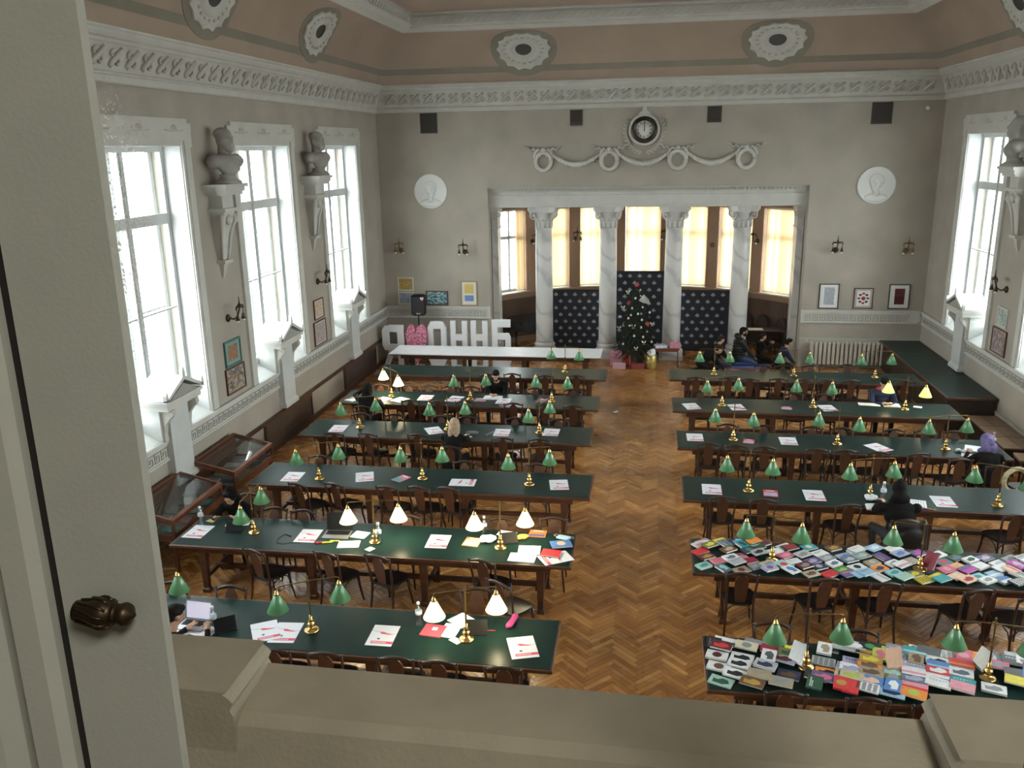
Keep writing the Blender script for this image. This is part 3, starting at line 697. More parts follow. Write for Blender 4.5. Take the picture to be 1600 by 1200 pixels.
for a, lb in ((-2.46, None),):
    pass
for a, lb in ((-2.35, 'round brown wall rosette near the drawn-back blind'), (1.5, 'round brown wall rosette between blinds behind the radiator-side backdrop'), (3.5, 'round brown wall rosette by the jamb pilaster')):
    an = SP*a+R(1.2)*(1 if a == -2.35 else 0); c = arc(AR, an); o = link('plaster_boss', None, None, label=lb, cat='rosette', group='apse wall rosettes'); o.matrix_world = tr(c[0], c[1], 2.98) @ rotz(-an) @ Matrix(((1,0,0,0),(0,0,-1,0),(0,1,0,0),(0,0,0,1)))
    RS = mat('brown_wall_rosette', (.16, .085, .05), .6)
    MB().lathe([(0, 0), (.085, 0), (.085, .012), (.065, .02), (.05, .012), (0, .018)], 20).build('disc', RS, o); MB().sphere((0, 0, .02), (.03, .03, .015), 8, 5).build('boss', RS, o)

# ---- framed pictures
def art(name, cols, scale=5., kind='noise', seed=0.):
    m = bpy.data.materials.new(name); m.use_nodes = True; N, L = nt(m); b = N['Principled BSDF']; b.inputs['Roughness'].default_value = .5
    tc = N.new('ShaderNodeTexCoord'); mp = N.new('ShaderNodeMapping'); mp.inputs['Location'].default_value = (seed, seed*1.7, 0); L.new(tc.outputs['Generated'], mp.inputs[0])
    t = N.new('ShaderNodeTexNoise' if kind == 'noise' else 'ShaderNodeTexVoronoi'); t.inputs['Scale'].default_value = scale; L.new(mp.outputs[0], t.inputs['Vector'])
    r = N.new('ShaderNodeValToRGB'); r.color_ramp.interpolation = 'CONSTANT' if kind != 'noise' else 'LINEAR'
    if kind == 'noise': L.new(t.outputs['Fac'], r.inputs[0])
    else:
        sx = N.new('ShaderNodeSeparateColor'); L.new(t.outputs['Color'], sx.inputs[0]); L.new(sx.outputs[0], r.inputs[0])
    e = r.color_ramp.elements; n = len(cols); lo, hi = (.3, .7) if kind == 'noise' else (0, 1-1/n)
    e[0].position = lo; e[0].color = (*cols[0], 1); e[1].position = hi; e[1].color = (*cols[-1], 1)
    for k in range(1, n-1): x = e.new(lo+(hi-lo)*k/(n-1)); x.color = (*cols[k], 1)
    L.new(r.outputs[0], b.inputs['Base Color']); return m
def flat(name, c, r=.6): return mat(name, c, r)
def picture(M, w_, h_, label, fr, matc, prints, fw_=.022):
    """prints: list of (u0,u1,v0,v1,material) in fractions of the frame; fr frame material; matc mount material or None"""
    root = link('framed_picture', None, None); root.matrix_world = M; tag(root, label, 'picture', 'framed wall pictures'); a, b = w_/2, h_/2
    for x0, x1, y0, y1 in ((-a, a, b-fw_, b), (-a, a, -b, -b+fw_), (-a, -a+fw_, -b+fw_, b-fw_), (a-fw_, a, -b+fw_, b-fw_)): MB().box(x0, x1, y0, y1, .004, .035).build('frame_bar', fr, root)
    mo = MB().box(-a+fw_*.5, a-fw_*.5, -b+fw_*.5, b-fw_*.5, .002, .018).build('mount', matc, root)
    for u0, u1, v0, v1, m_ in prints: MB().box(-a+u0*w_, -a+u1*w_, -b+v0*h_, -b+v1*h_, .018, .0205).build('print', m_, mo)
    return root
FR_W = flat('white_frame', (.62, .60, .55)); FR_G = flat('gilt_frame', (.35, .24, .10), .4); FR_B = flat('black_frame', (.02, .017, .015), .4); FR_BR = flat('brown_frame', (.09, .04, .02), .4); FR_T = flat('teal_frame', (.06, .15, .14), .5); FR_R = flat('dark_red_frame', (.10, .03, .025), .5)
CREAM = flat('cream_mount', (.66, .63, .55)); WMOUNT = flat('white_mount', (.70, .70, .68)); GMOUNT = flat('grey_mount', (.42, .41, .38))
def onfar(x0, z1, x1, z0, *a, **k): return picture(ON_FAR @ tr((x0+x1)/2, (z0+z1)/2, 0), x1-x0, z1-z0, *a, **k)
onfar(-7.27, 2.43, -6.80, 2.04, 'small yellow and blue landscape picture, upper of the pair by the speaker', FR_W, CREAM, [(.07, .93, .08, .92, art('yellow_field', [(.05, .12, .25), (.3, .22, .05), (.55, .38, .05), (.2, .1, .08), (.5, .4, .2)], 5, seed=1))])
onfar(-7.28, 2.0, -6.81, 1.63, 'small pale blue landscape picture, lower of the pair by the speaker', FR_W, CREAM, [(.07, .93, .08, .92, art('blue_village', [(.25, .35, .5), (.5, .55, .6), (.12, .18, .32), (.45, .45, .5), (.2, .22, .25)], 6, seed=3))])
onfar(-6.44, 2.04, -5.78, 1.62, 'wide dark blue still life of pale flowers', FR_BR, flat('dark_mount', (.06, .07, .09)), [(.05, .95, .07, .93, art('flowers_blue', [(.02, .05, .12), (.05, .12, .2), (.12, .3, .3), (.55, .6, .62), (.04, .08, .16)], 6, seed=5))])
onfar(-5.38, 2.33, -4.91, 1.62, 'tall framed print of a yellow square over a blue rectangle', FR_G, CREAM, [(.22, .78, .50, .88, art('yellow_square', [(.50, .36, .07), (.62, .46, .14), (.55, .40, .1)], 8)), (.22, .78, .18, .42, art('blue_rect', [(.10, .17, .42), (.17, .25, .5), (.12, .2, .45)], 8))], fw_=.02)
def textlines(pre, w_, h_, u0, u1, v0, v1, n, m_):
    root = pre; mo = [c for c in root.children if c.name.startswith('mount')][0]; mb = MB(); random.seed(n)
    for k in range(n):
        v = v1-(v1-v0)*(k+.5)/n; hh = (v1-v0)/n*.33; u = u0
        while u < u1-.03:
            l_ = random.uniform(.03, .10); e_ = min(u+l_, u1)
            mb.box(-w_/2+u*w_, -w_/2+e_*w_, -h_/2+(v-hh)*h_, -h_/2+(v+hh)*h_, .018, .0205); u = e_+.012
    mb.build('print_ornament', m_, mo, kind='stuff')
p_ = onfar(4.63, 2.32, 5.15, 1.64, 'black framed print of blue-grey ornamental lettering', FR_B, WMOUNT, []); textlines(p_, .52, .68, .26, .78, .16, .86, 13, flat('blue_grey_ink', (.16, .20, .28)))
p_ = onfar(5.54, 2.21, 6.04, 1.65, 'red framed print of a red folk flower', FR_R, GMOUNT, [(.16, .84, .13, .87, WMOUNT)]); mo = [c for c in p_.children if c.name.startswith('mount')][0]
RED = flat('folk_red', (.38, .035, .035)); DRED = flat('folk_dark', (.06, .03, .03))
MB().lathe([(0, .0205), (.055, .0205), (.055, .022), (0, .022)], 16).build('flower_centre', RED, mo)
for k in range(8):
    a = 2*PI*k/8; MB().sphere((.115*math.cos(a), .13*math.sin(a), .0215), (.042, .032, .002), 8, 4).build('flower_petal', RED if k % 2 == 0 else DRED, mo)
p_ = onfar(6.44, 2.32, 6.97, 1.65, 'black framed print of dense dark red ornamental lettering', FR_B, WMOUNT, [(.28, .76, .18, .82, flat('maroon_ground', (.20, .03, .035)))]); textlines(p_, .53, .67, .29, .75, .2, .8, 12, flat('pale_print_marks', (.45, .30, .28)))
def onside(Mw, u0, u1, z0, z1, *a, **k): return picture(Mw @ tr((u0+u1)/2, (z0+z1)/2, 0), u1-u0, z1-z0, *a, **k)
onside(ON_LEFT, 14.38, 15.01, 2.20, 2.69, 'teal framed picture of a rust flower on a bust-wall pier', FR_T, flat('mint_mount', (.18, .30, .26)), [(.2, .8, .2, .8, art('rust_flower', [(.12, .2, .16), (.3, .1, .05), (.25, .15, .08), (.35, .3, .2)], 5, seed=2))], fw_=.035)
onside(ON_LEFT, 14.33, 15.08, 1.69, 2.18, 'brown framed abstract of tan and blue shapes below the teal picture', FR_BR, flat('tan_mount', (.3, .24, .17)), [(.06, .94, .08, .92, art('tan_abstract', [(.10, .09, .10), (.30, .24, .17), (.22, .13, .08), (.36, .31, .24), (.14, .16, .2)], 7, 'vor', 4))])
onside(ON_LEFT, 18.77, 19.36, 2.24, 2.70, 'thin brown framed pale orange picture, upper on its pier', FR_R, CREAM, [(.1, .9, .1, .9, art('pale_orange', [(.5, .4, .28), (.45, .25, .14), (.55, .5, .42), (.35, .22, .15)], 5, seed=6))])
onside(ON_LEFT, 18.68, 19.42, 1.63, 2.19, 'thin brown framed grey-pink picture, lower on its pier', FR_R, CREAM, [(.08, .92, .08, .92, art('grey_pink', [(.32, .28, .26), (.42, .36, .33), (.25, .2, .2), (.5, .45, .42)], 6, seed=8))])
onside(ON_RIGHT, -19.36, -18.84, 2.24, 2.65, 'white framed pale lake picture on the pier above the counter', FR_W, CREAM, [(.08, .92, .08, .92, art('lake', [(.3, .38, .34), (.5, .55, .5), (.2, .26, .22), (.55, .58, .55)], 3, seed=9))])
onside(ON_RIGHT, -19.5, -18.75, 1.65, 2.19, 'dark framed mauve picture of figures above the counter', FR_BR, flat('mauve_mount', (.35, .29, .28)), [(.08, .92, .1, .9, art('mauve_figs', [(.40, .33, .32), (.35, .28, .27), (.12, .08, .09), (.45, .38, .36)], 5, seed=11))])

# ---- busts on wall consoles
BUSTP = mat('grey_aged_plaster', (.30, .285, .26), .7, noise=.15, nscale=5)
bust_me = fuse('bust', [('ell', (0, .0, .62), (.115, .14, .17), 0), ('ell', (0, .03, .56), (.09, .12, .12), 0), ('ell', (0, .14, .60), (.022, .035, .035), 0), ('ell', (0, .08, .50), (.075, .085, .10), 0), ('ell', (0, -.03, .70), (.125, .14, .11), 0), ('ell', (-.115, -.01, .61), (.02, .035, .045), 0), ('ell', (.115, -.01, .61), (.02, .035, .045), 0), ('ell', (0, .115, .645), (.08, .03, .02), 0),
    ('cap', (0, -.03, .50), (0, -.02, .36), .085, .10, 0), ('ell', (0, 0, .27), (.29, .15, .13), 0), ('ell', (-.22, -.02, .27), (.11, .11, .12), 0), ('ell', (.22, -.02, .27), (.11, .11, .12), 0), ('ell', (0, .05, .20), (.20, .13, .15), 0), ('ell', (0, .03, .10), (.12, .09, .10), 0)], .014, [BUSTP], 3)
def console_bust(Mw, label, turn):
    # local x along wall, y out of wall, z up
    cn = link('bust_console', None, None); cn.matrix_world = Mw; tag(cn, 'white plaster wall console with scrolls '+label[1], 'console', 'bust consoles')
    MB().box(-.42, .42, 0, .46, 5.46, 5.52).box(-.38, .38, 0, .42, 5.38, 5.46).box(-.33, .33, 0, .38, 5.33, 5.38).build('shelf', WHITE, cn)
    MB().box(-.20, .20, 0, .25, 5.10, 5.33).box(-.27, .27, 0, .32, 5.04, 5.10).build('neck_block', WHITE, cn)
    MB().loft([[(sx*a, y_, z_) for sx, y_ in ((-1, 0), (1, 0), (1, d), (-1, d))] for a, d, z_ in ((.09, .08, 4.18), (.11, .10, 4.30), (.15, .14, 4.62), (.19, .22, 4.86), (.20, .26, 5.04))]).build('tapered_body', WHITE, cn)
    for s in (-1, 1):
        MB().tube([(s*.20, .22, 4.98), (s*.24, .24, 4.88), (s*.20, .20, 4.80), (s*.16, .16, 4.60), (s*.12, .12, 4.30), (s*.10, .10, 4.18)], [.05, .055, .04, .03, .025, .02], 7).build('side_scroll', WHITE, cn)
    MB().sphere((0, .24, 4.9), (.10, .06, .10), 10, 6).build('leaf_boss', SCROLL, cn)
    MB().box(-.15, .15, 0, .16, 4.12, 4.18).build('lower_shelf', WHITE, cn)
    MB().loft([[(sx*a, y_, z_) for sx, y_ in ((-1, 0), (1, 0), (1, d), (-1, d))] for a, d, z_ in ((.015, .02, 3.84), (.05, .06, 3.95), (.08, .10, 4.12))]).build('drop_finial', SCROLL, cn)
    b = link('portrait_bust', None, None); b.matrix_world = Mw @ tr(0, .30, 5.52) @ rotz(turn); tag(b, label[0], 'bust', 'plaster portrait busts')
    MB().lathe([(.0, 0), (.24, 0), (.24, .04), (.20, .06), (.15, .10), (.13, .14), (.15, .165), (0, .165)], 20).build('socle', BUSTP, b)
    link('figure', bust_me, b, (0, 0, .10), scale=(1.2, 1.2, 1.06))
def wframe(side, y): 
    return tr(XL, y, 0) @ rotz(R(-90)) if side < 0 else tr(XR, y, 0) @ rotz(R(90))
console_bust(wframe(-1, 14.64), ('grey plaster bearded bust on the console beside the display-case window', 'on the pier above the teal framed picture'), R(-18))
console_bust(wframe(-1, 19.02), ('grey plaster bust on the console nearest the clock wall, bust wall', 'on the pier above the thin-framed pictures'), R(-18))
console_bust(wframe(1, 18.8), ('grey plaster bust on the console above the wall counter', 'on the pier above the wall counter'), R(-20))

# ================================================================ gallery window in front of the camera
wn = MB().box(-.400, -.3255, .485, .493, 5.15, 6.75)
w18 = struct('window_18', wn, LEDGE, label='grey-white casement window opened onto the reading hall')
MB().box(-.407, -.400, .487, .50, 5.1, 6.8).build('dark_joint', mat('joint_black', (.01, .01, .01), .9), w18)
mb = MB(); prof = [(-.407, .480), (-.414, .474), (-.432, .472), (-.440, .484), (-.452, .487), (-.462, .476), (-.474, .472), (-.482, .482), (-.496, .484), (-.505, .474), (-.52, .474), (-.70, .482), (-.70, .56), (-.407, .56)]
mb.prism(prof, 5.1, 6.8); mb.build('moulded_frame', LEDGE, w18)
hp = PY(155, 957, .473)
mb = MB().lathe([(.0075, -.0165), (.0075, -.012), (.0085, -.006), (.0105, .000), (.0105, .005), (.0085, .009), (.0055, .0105), (.0070, .012), (.0070, .0135), (.0055, .0145), (.0075, .0165), (.0082, .0195), (.0070, .0225), (.0030, .0245), (.0015, .0265)], 16, M=tr(hp.x, hp.y, hp.z) @ roty(PI/2) )
hd = mb.build('espagnolette_handle', BRONZE, w18, label='dark bronze ribbed handle')
for k in range(10):
    a = 2*PI*k/10; MB().tube([tr(hp.x, hp.y, hp.z) @ roty(PI/2) @ Vector((r_*math.cos(a+z_*30), r_*math.sin(a+z_*30), z_)) for r_, z_ in ((.0078, -.014), (.0088, -.006), (.0108, .001), (.0106, .005), (.0086, .009))], .0011, 5).build('handle_rib', BRONZE, hd)
MB().box(hp.x-.012, hp.x-.004, hp.y, hp.y+.012, hp.z-.005, hp.z+.005).build('handle_spindle', BRONZE, w18)
MB().box(.2405, .33, .485, .493, 5.15, 6.75).build('closing_stile', LEDGE, w18); MB().box(.2375, .2405, .486, .495, 5.15, 6.75).build('dark_joint', MATS['joint_black'], w18)
dust = glass_thin('dusty_window_pane', (.985, .985, .975), .012, .1)
N, L = nt(dust); mxo = [n for n in N if n.type == 'MIX_SHADER'][0]; out = N['Material Output']
ge = N.new('ShaderNodeNewGeometry'); sp = N.new('ShaderNodeSeparateXYZ'); L.new(ge.outputs['Position'], sp.inputs[0])
vo = N.new('ShaderNodeTexNoise'); vo.inputs['Scale'].default_value = 420; vo.inputs['Detail'].default_value = 2; L.new(ge.outputs['Position'], vo.inputs['Vector'])
mr = N.new('ShaderNodeMapRange'); mr.inputs[1].default_value = .60; mr.inputs[2].default_value = .64; L.new(vo.outputs['Fac'], mr.inputs[0])
mz = N.new('ShaderNodeMapRange'); mz.inputs[1].default_value = -.300; mz.inputs[2].default_value = -.328; L.new(sp.outputs[0], mz.inputs[0])
mv = N.new('ShaderNodeMapRange'); mv.inputs[1].default_value = 5.90; mv.inputs[2].default_value = 5.98; L.new(sp.outputs[2], mv.inputs[0])
mv2 = N.new('ShaderNodeMapRange'); mv2.inputs[1].default_value = 6.10; mv2.inputs[2].default_value = 6.05; L.new(sp.outputs[2], mv2.inputs[0])
mv3 = N.new('ShaderNodeMath'); mv3.operation = 'MULTIPLY'; L.new(mv.outputs[0], mv3.inputs[0]); L.new(mv2.outputs[0], mv3.inputs[1])
mu = N.new('ShaderNodeMath'); mu.operation = 'MULTIPLY'; L.new(mz.outputs[0], mu.inputs[0]); L.new(mv3.outputs[0], mu.inputs[1])
m2 = N.new('ShaderNodeMath'); m2.operation = 'MULTIPLY'; L.new(mu.outputs[0], m2.inputs[0]); L.new(mr.outputs[0], m2.inputs[1])
df = N.new('ShaderNodeBsdfDiffuse'); df.inputs[0].default_value = (.8, .8, .8, 1); ms = N.new('ShaderNodeMixShader'); L.new(m2.outputs[0], ms.inputs[0]); L.new(mxo.outputs[0], ms.inputs[1]); L.new(df.outputs[0], ms.inputs[2]); L.new(ms.outputs[0], out.inputs[0])
MB().box(-.335, .24, .496, .499, 5.15, 6.75).build('pane', dust, w18)
# worn stone sill outside the casement
sb = MB(); SX0, SX1 = -.512, .352
SZ = lambda x_: -.004-.009*(x_+.54)/.9      # the old sill dips a little to one side
sb.loft([[(x_, 1.0, 5.36+SZ(x_)), (x_, .995, 5.364+SZ(x_)), (x_, .905, 5.352+SZ(x_)), (x_, .89, 5.34+SZ(x_)), (x_, .86, 5.20), (x_, .86, 5.05), (x_, 1.0, 5.05)] for x_ in (-.80, .60)])
sill = struct('trim_9', sb, STONE, label='worn stone sill of the gallery window')
def endblock(x_in, x_out):
    s = 1 if x_out < x_in else -1
    prof = [(x_in+s*.0, 5.358), (x_in-s*.004, 5.367), (x_in+s*.001, 5.378), (x_in+s*.008-s*.012, 5.384), (x_in-s*.012, 5.390), (x_in-s*.006, 5.394), (x_out, 5.394), (x_out, 5.30), (x_in, 5.30)]
    prof = [(2*x_in-a if False else a, b) for a, b in prof]
    prof = [(a, b+SZ(x_in)*.6) for a, b in prof]
    MB().loft([[(a, 1.0, b) for a, b in prof], [(a, .882, b-.002) for a, b in prof]]).build('end_moulding', STONE, sill)
endblock(SX0, -.80); endblock(SX1, .60)

# ================================================================ reading tables
TZ = .78; TL_, TD = 5.64, 1.024
ROW = {6: 'first', 5: 'second', 4: 'third', 3: 'fourth', 2: 'fifth', 1: 'sixth'}
TAB = {('L', 1): (-6.53, 7.81), ('L', 2): (-6.54, 10.12), ('L', 3): (-6.45, 12.41), ('L', 4): (-6.60, 14.90), ('L', 5): (-6.60, 17.08), ('L', 6): (-6.56, 19.49),
       ('R', 1): (.68, 7.69), ('R', 2): (.65, 10.17), ('R', 3): (.61, 12.53), ('R', 4): (.59, 14.91), ('R', 5): (.56, 17.18), ('R', 6): (.55, 19.65)}
def blk(s): return 'letters block' if s == 'L' else 'radiator block'
def make_table(topm, name='reading_table'):
    root = link(name, None, None)
    MB().bbox(0, TL_, 0, TD, TZ-.045, TZ-.004, .006).build('top_board', WOOD, root)
    for k in range(2): MB().box(.03+k*(TL_/2-.028), TL_/2-.002+k*(TL_/2-.028), .03, TD-.03, TZ-.006, TZ).build('linoleum_inset', topm, root)
    MB().box(.28, TL_-.28, .10, .125, TZ-.15, TZ-.045).box(.28, TL_-.28, TD-.125, TD-.10, TZ-.15, TZ-.045).box(.28, .305, .125, TD-.125, TZ-.15, TZ-.045).box(TL_-.305, TL_-.28, .125, TD-.125, TZ-.15, TZ-.045).build('apron', WOOD, root)
    leg = MB(); leg.loft([[(sx*a, sy*a, z) for sx, sy in ((-1,-1),(1,-1),(1,1),(-1,1))] for a, z in ((.05, 0), (.05, .05), (.036, .07), (.042, .30), (.052, .62), (.052, TZ-.045))]); lm = leg.mesh('leg', WOOD)
    for k in range(4):
        x_ = .42+k*1.6
        for y_ in (.16, TD-.16): link('leg', lm, root, (x_, y_, 0))
        MB().box(x_-.022, x_+.022, .20, TD-.20, .20, .26).build('cross_rail', WOOD, root)
    MB().box(.40, TL_-.40, TD/2-.03, TD/2+.03, .21, .27).build('stretcher', WOOD, root)
    return root
t0 = make_table(GREEN); first = True
for (s, k), (x0, yn) in TAB.items():
    t = t0 if first else copy_tree(t0); first = False
    t.location = (x0, yn, 0); tag(t, 'long green-topped wooden reading table, %s row from clock wall, %s' % (ROW[k], blk(s)), 'table', 'green reading tables')
WTOP = mat('white_table_cover', (.72, .72, .74), .5, noise=.05, nscale=4)
tw = make_table(WTOP, 'white_table'); tw.location = (-6.81, 21.66, 0); tag(tw, 'long white-topped table standing in front of the white letters', 'table')
MB().box(-.004, TL_+.004, -.004, TD+.004, TZ-.02, TZ+.004).build('paper_cover', WTOP, tw)

# ================================================================ bentwood chairs
def make_chair():
    root = link('bentwood_chair', None, None)
    pl = []
    for u, v in ((-.16, -.19), (-.10, -.205), (.10, -.205), (.16, -.19), (.20, -.05), (.215, .10), (.19, .19), (.10, .215), (-.10, .215), (-.19, .19), (-.215, .10), (-.20, -.05)): pl.append((u, v))
    MB().prism(pl, .435, .45).prism([(u*.94, v*.94) for u, v in pl], .45, .462).build('seat', SEATW, root)
    for s in (-1, 1):
        MB().tube([(s*.185, -.245, 0), (s*.17, -.20, .25), (s*.165, -.19, .44), (s*.175, -.215, .62), (s*.19, -.255, .80), (s*.195, -.275, .875)], [.013, .016, .017, .016, .015, .014], 6).sphere((s*.195, -.276, .885), .019, 7, 5).build('back_leg', CHAIRW, root)
        MB().tube([(s*.17, .17, .44), (s*.175, .18, .25), (s*.20, .225, 0)], [.019, .016, .012], 6).build('front_leg', CHAIRW, root)
        MB().tube([(s*.172, -.20, .27), (s*.178, -.15, .38), (s*.185, -.05, .425), (s*.19, .05, .425), (s*.182, .13, .38), (s*.176, .175, .27)], .009, 5).build('side_hoop', CHAIRW, root)
    for y_, w_ in ((-.195, .168), (.178, .174)):
        MB().tube([(-w_, y_, .26), (-w_*.88, y_, .36), (-w_*.5, y_, .42), (w_*.5, y_, .42), (w_*.88, y_, .36), (w_, y_, .26)], .009, 5).build('hoop_brace', CHAIRW, root)
    mb = MB(); L_ = []
    for k in range(9):
        t = -1+k/4; x_ = .195*t; z_ = .862+.048*(1-t*t); y_ = -.268-.018*(1-t*t); h_ = .024+.012*(1-t*t)
        L_.append([(x_, y_-.012, z_-h_*.6), (x_, y_+.012, z_-h_*.6), (x_, y_+.014, z_), (x_, y_+.008, z_+h_*.5), (x_, y_-.008, z_+h_*.5), (x_, y_-.014, z_)])
    mb.loft(L_, smooth=True).build('top_rail', CHAIRW, root)
    mb = MB(); L_ = []
    for z_, w_ in ((.455, .050), (.48, .062), (.56, .072), (.66, .080), (.75, .086), (.82, .074), (.86, .050), (.885, .020)):
        y_ = -.185-(z_-.455)*.215; L_.append([(-w_, y_-.006, z_), (w_, y_-.006, z_), (w_, y_+.006, z_), (-w_, y_+.006, z_)])
    mb.loft(L_).build('splat', SPLATW, root)
    return root
CH = {  # photo pixel of the crest rail; N = gallery side of the table (back to us), F = clock-wall side
('L',1,'N'): [(424.5,1015),(505.5,1021),(630,1029),(684,1034.5),(786,1043.5)], ('L',1,'F'): [(263,917),(356,922),(745,920,8)],
('L',2,'N'): [(395,860,-20),(507.5,864,-18),(588,869,-18),(752,876,-20)], ('L',2,'F'): [(437,794),(472,800),(637,807),(785,810),(865,809)],
('L',3,'N'): [(464,756,-22),(521,756,-20),(604,760.5,-12),(655,761,-14),(699,762,-14)], ('L',3,'F'): [(497,714),(725,723),(842,726)],
('L',4,'N'): [(522,677,-10),(574,678,-10),(652,679,-6),(712,681,-5),(785,684.5),(843,686.5)], ('L',4,'F'): [(561,649),(614,650),(689,651.5),(730,651.5),(805,654),(872.5,657.5)],
('L',5,'N'): [(571,633),(641,625.5),(685,627),(726,627),(802,630.5),(852,632.5),(895,634.5)], ('L',5,'F'): [(595,601),(640,604),(670,604),(706,605),(735,606),(790,607),(835,609),(895,610)],
('L',6,'N'): [(762,585),(800,584),(851.5,587),(900,587)],
('R',1,'N'): [(1229,1082),(1357,1092),(1462,1103)], ('R',1,'F'): [(1207,974),(1344,986)],
('R',2,'N'): [(1160.5,896.5,2),(1292,905,14),(1386.5,912,8),(1532,922.5,16),(1618,934,14)],
('R',3,'N'): [(1130.5,777,4),(1193.5,781,4),(1328,789,10),(1404,800),(1590,805,12)],
('R',4,'N'): [(1108,693),(1149,696),(1196,698.5),(1278,702),(1322,704),(1373.5,707,6),(1437,709,14),(1502.5,718,10),(1566,722,6)],
('R',4,'F'): [(1137.5,665),(1195,668),(1270.5,671),(1318,672),(1399,673.5),(1450,677),(1496,678)],
('R',5,'F'): [(1095,613),(1240,615),(1287,617),(1386,616)],
('R',6,'N'): [(1088,590),(1138.5,591),(1168,592),(1217,592),(1258,593),(1287,594.5),(1332,594.5,8),(1415.5,596)], ('R',6,'F'): [(1193,572.5),(1219,574),(1267,571.5),(1324,570)],
}
CHAIR = make_chair(); first = True
def put_chair(x, y, a, label, group, z=0):
    global first
    c = CHAIR if first else copy_tree(CHAIR); first = False
    c.location = (x, y, z); c.rotation_euler = (0, 0, a); tag(c, label, 'chair', group); return c
CHPOS = {}
for (s, k, side), L_ in CH.items():
    pts = []
    for it in L_:
        p = PZ(it[0], it[1], .905); a = R(it[2]) if len(it) > 2 else 0
        if side == 'F': a += PI
        yn = TAB[(s, k)][1]; p.y = min(p.y, yn-.05) if side == 'N' else max(p.y, yn+TD+.05)
        o = rotz(a) @ Vector((0, .28, 0)); pts.append([p.x+o.x, p.y+o.y, a])
    pts.sort(key=lambda q: abs(q[0]))
    for i in range(1, len(pts)):      # neighbours keep clear of each other
        if abs(pts[i][0])-abs(pts[i-1][0]) < .47: pts[i][0] = math.copysign(abs(pts[i-1][0])+.47, pts[i][0])
    for i, (x, y, a) in enumerate(pts):
        pts[i].append(put_chair(x, y, a, 'dark bentwood chair, %s from aisle, %s side, %s row from clock wall, %s' % (ordw(i), 'gallery' if side == 'N' else 'clock-wall', ROW[k], blk(s)), 'bentwood reading chairs'))
    CHPOS[(s, k, side)] = pts
pp = PZ(809, 913, .905)
put_chair(pp.x-.1, pp.y+.25, R(-32), 'dark bentwood chair pulled out and turned towards the aisle beside pink pencil case', 'bentwood reading chairs')

# ================================================================ brass reading lamps
SHLIT = mat('glowing_shade_glass', (.85, .8, .55), .4, emit=(1.0, .86, .36), estr=3.2)
SHLIT2 = mat('dim_glowing_shade_glass', (.6, .75, .25), .4, emit=(.86, .90, .22), estr=.95)
def make_lamp(shm, light=0):
    root = link('reading_lamp', None, None)
    MB().lathe([(.0, 0), (.085, 0), (.088, .012), (.075, .024), (.05, .032), (.036, .045), (.03, .06), (.042, .075), (.046, .09), (.036, .108), (.022, .12), (.030, .132), (.030, .142), (.017, .16), (.014, .20)], 18).build('base', BRASS, root)
    MB().lathe([(.010, .18), (.009, .34), (.016, .35), (.017, .365), (.009, .38), (.0085, .60), (.013, .61), (.014, .63), (.008, .64), (.008, .665), (.012, .675), (.006, .69), (.0, .695)], 10).build('pole', BRONZED, root)
    MB().tube([(-.345, 0, .565), (-.345, 0, .60), (-.325, 0, .614), (-.20, 0, .618), (0, 0, .625), (.20, 0, .618), (.325, 0, .614), (.345, 0, .60), (.345, 0, .565)], .0065, 6).build('cross_arm', BRONZED, root)
    for s in (-1, 1):
        tl = tr(s*.345, 0, 0)
        sh = MB().loft([[(r_*math.cos(2*PI*i/20), r_*math.sin(2*PI*i/20), z_) for i in range(20)] for r_, z_ in ((.024, .525), (.030, .52), (.122, .325), (.120, .323), (.028, .515), (.022, .515))], caps=False, smooth=True, M=tl).build('shade', shm, root)
        MB().lathe([(.0, .572), (.012, .57), (.018, .555), (.030, .535), (.034, .52), (.030, .515), (.0, .515)], 12, M=tl).build('shade_cap', BRASS, sh)
        if light: MB().sphere((0, 0, 0), (.03, .03, .045), 8, 6, M=tl @ tr(0, 0, .43)).build('bulb', mat('lit_bulb', (1, .9, .7), .5, emit=(1, .86, .55), estr=14), sh)
    return root
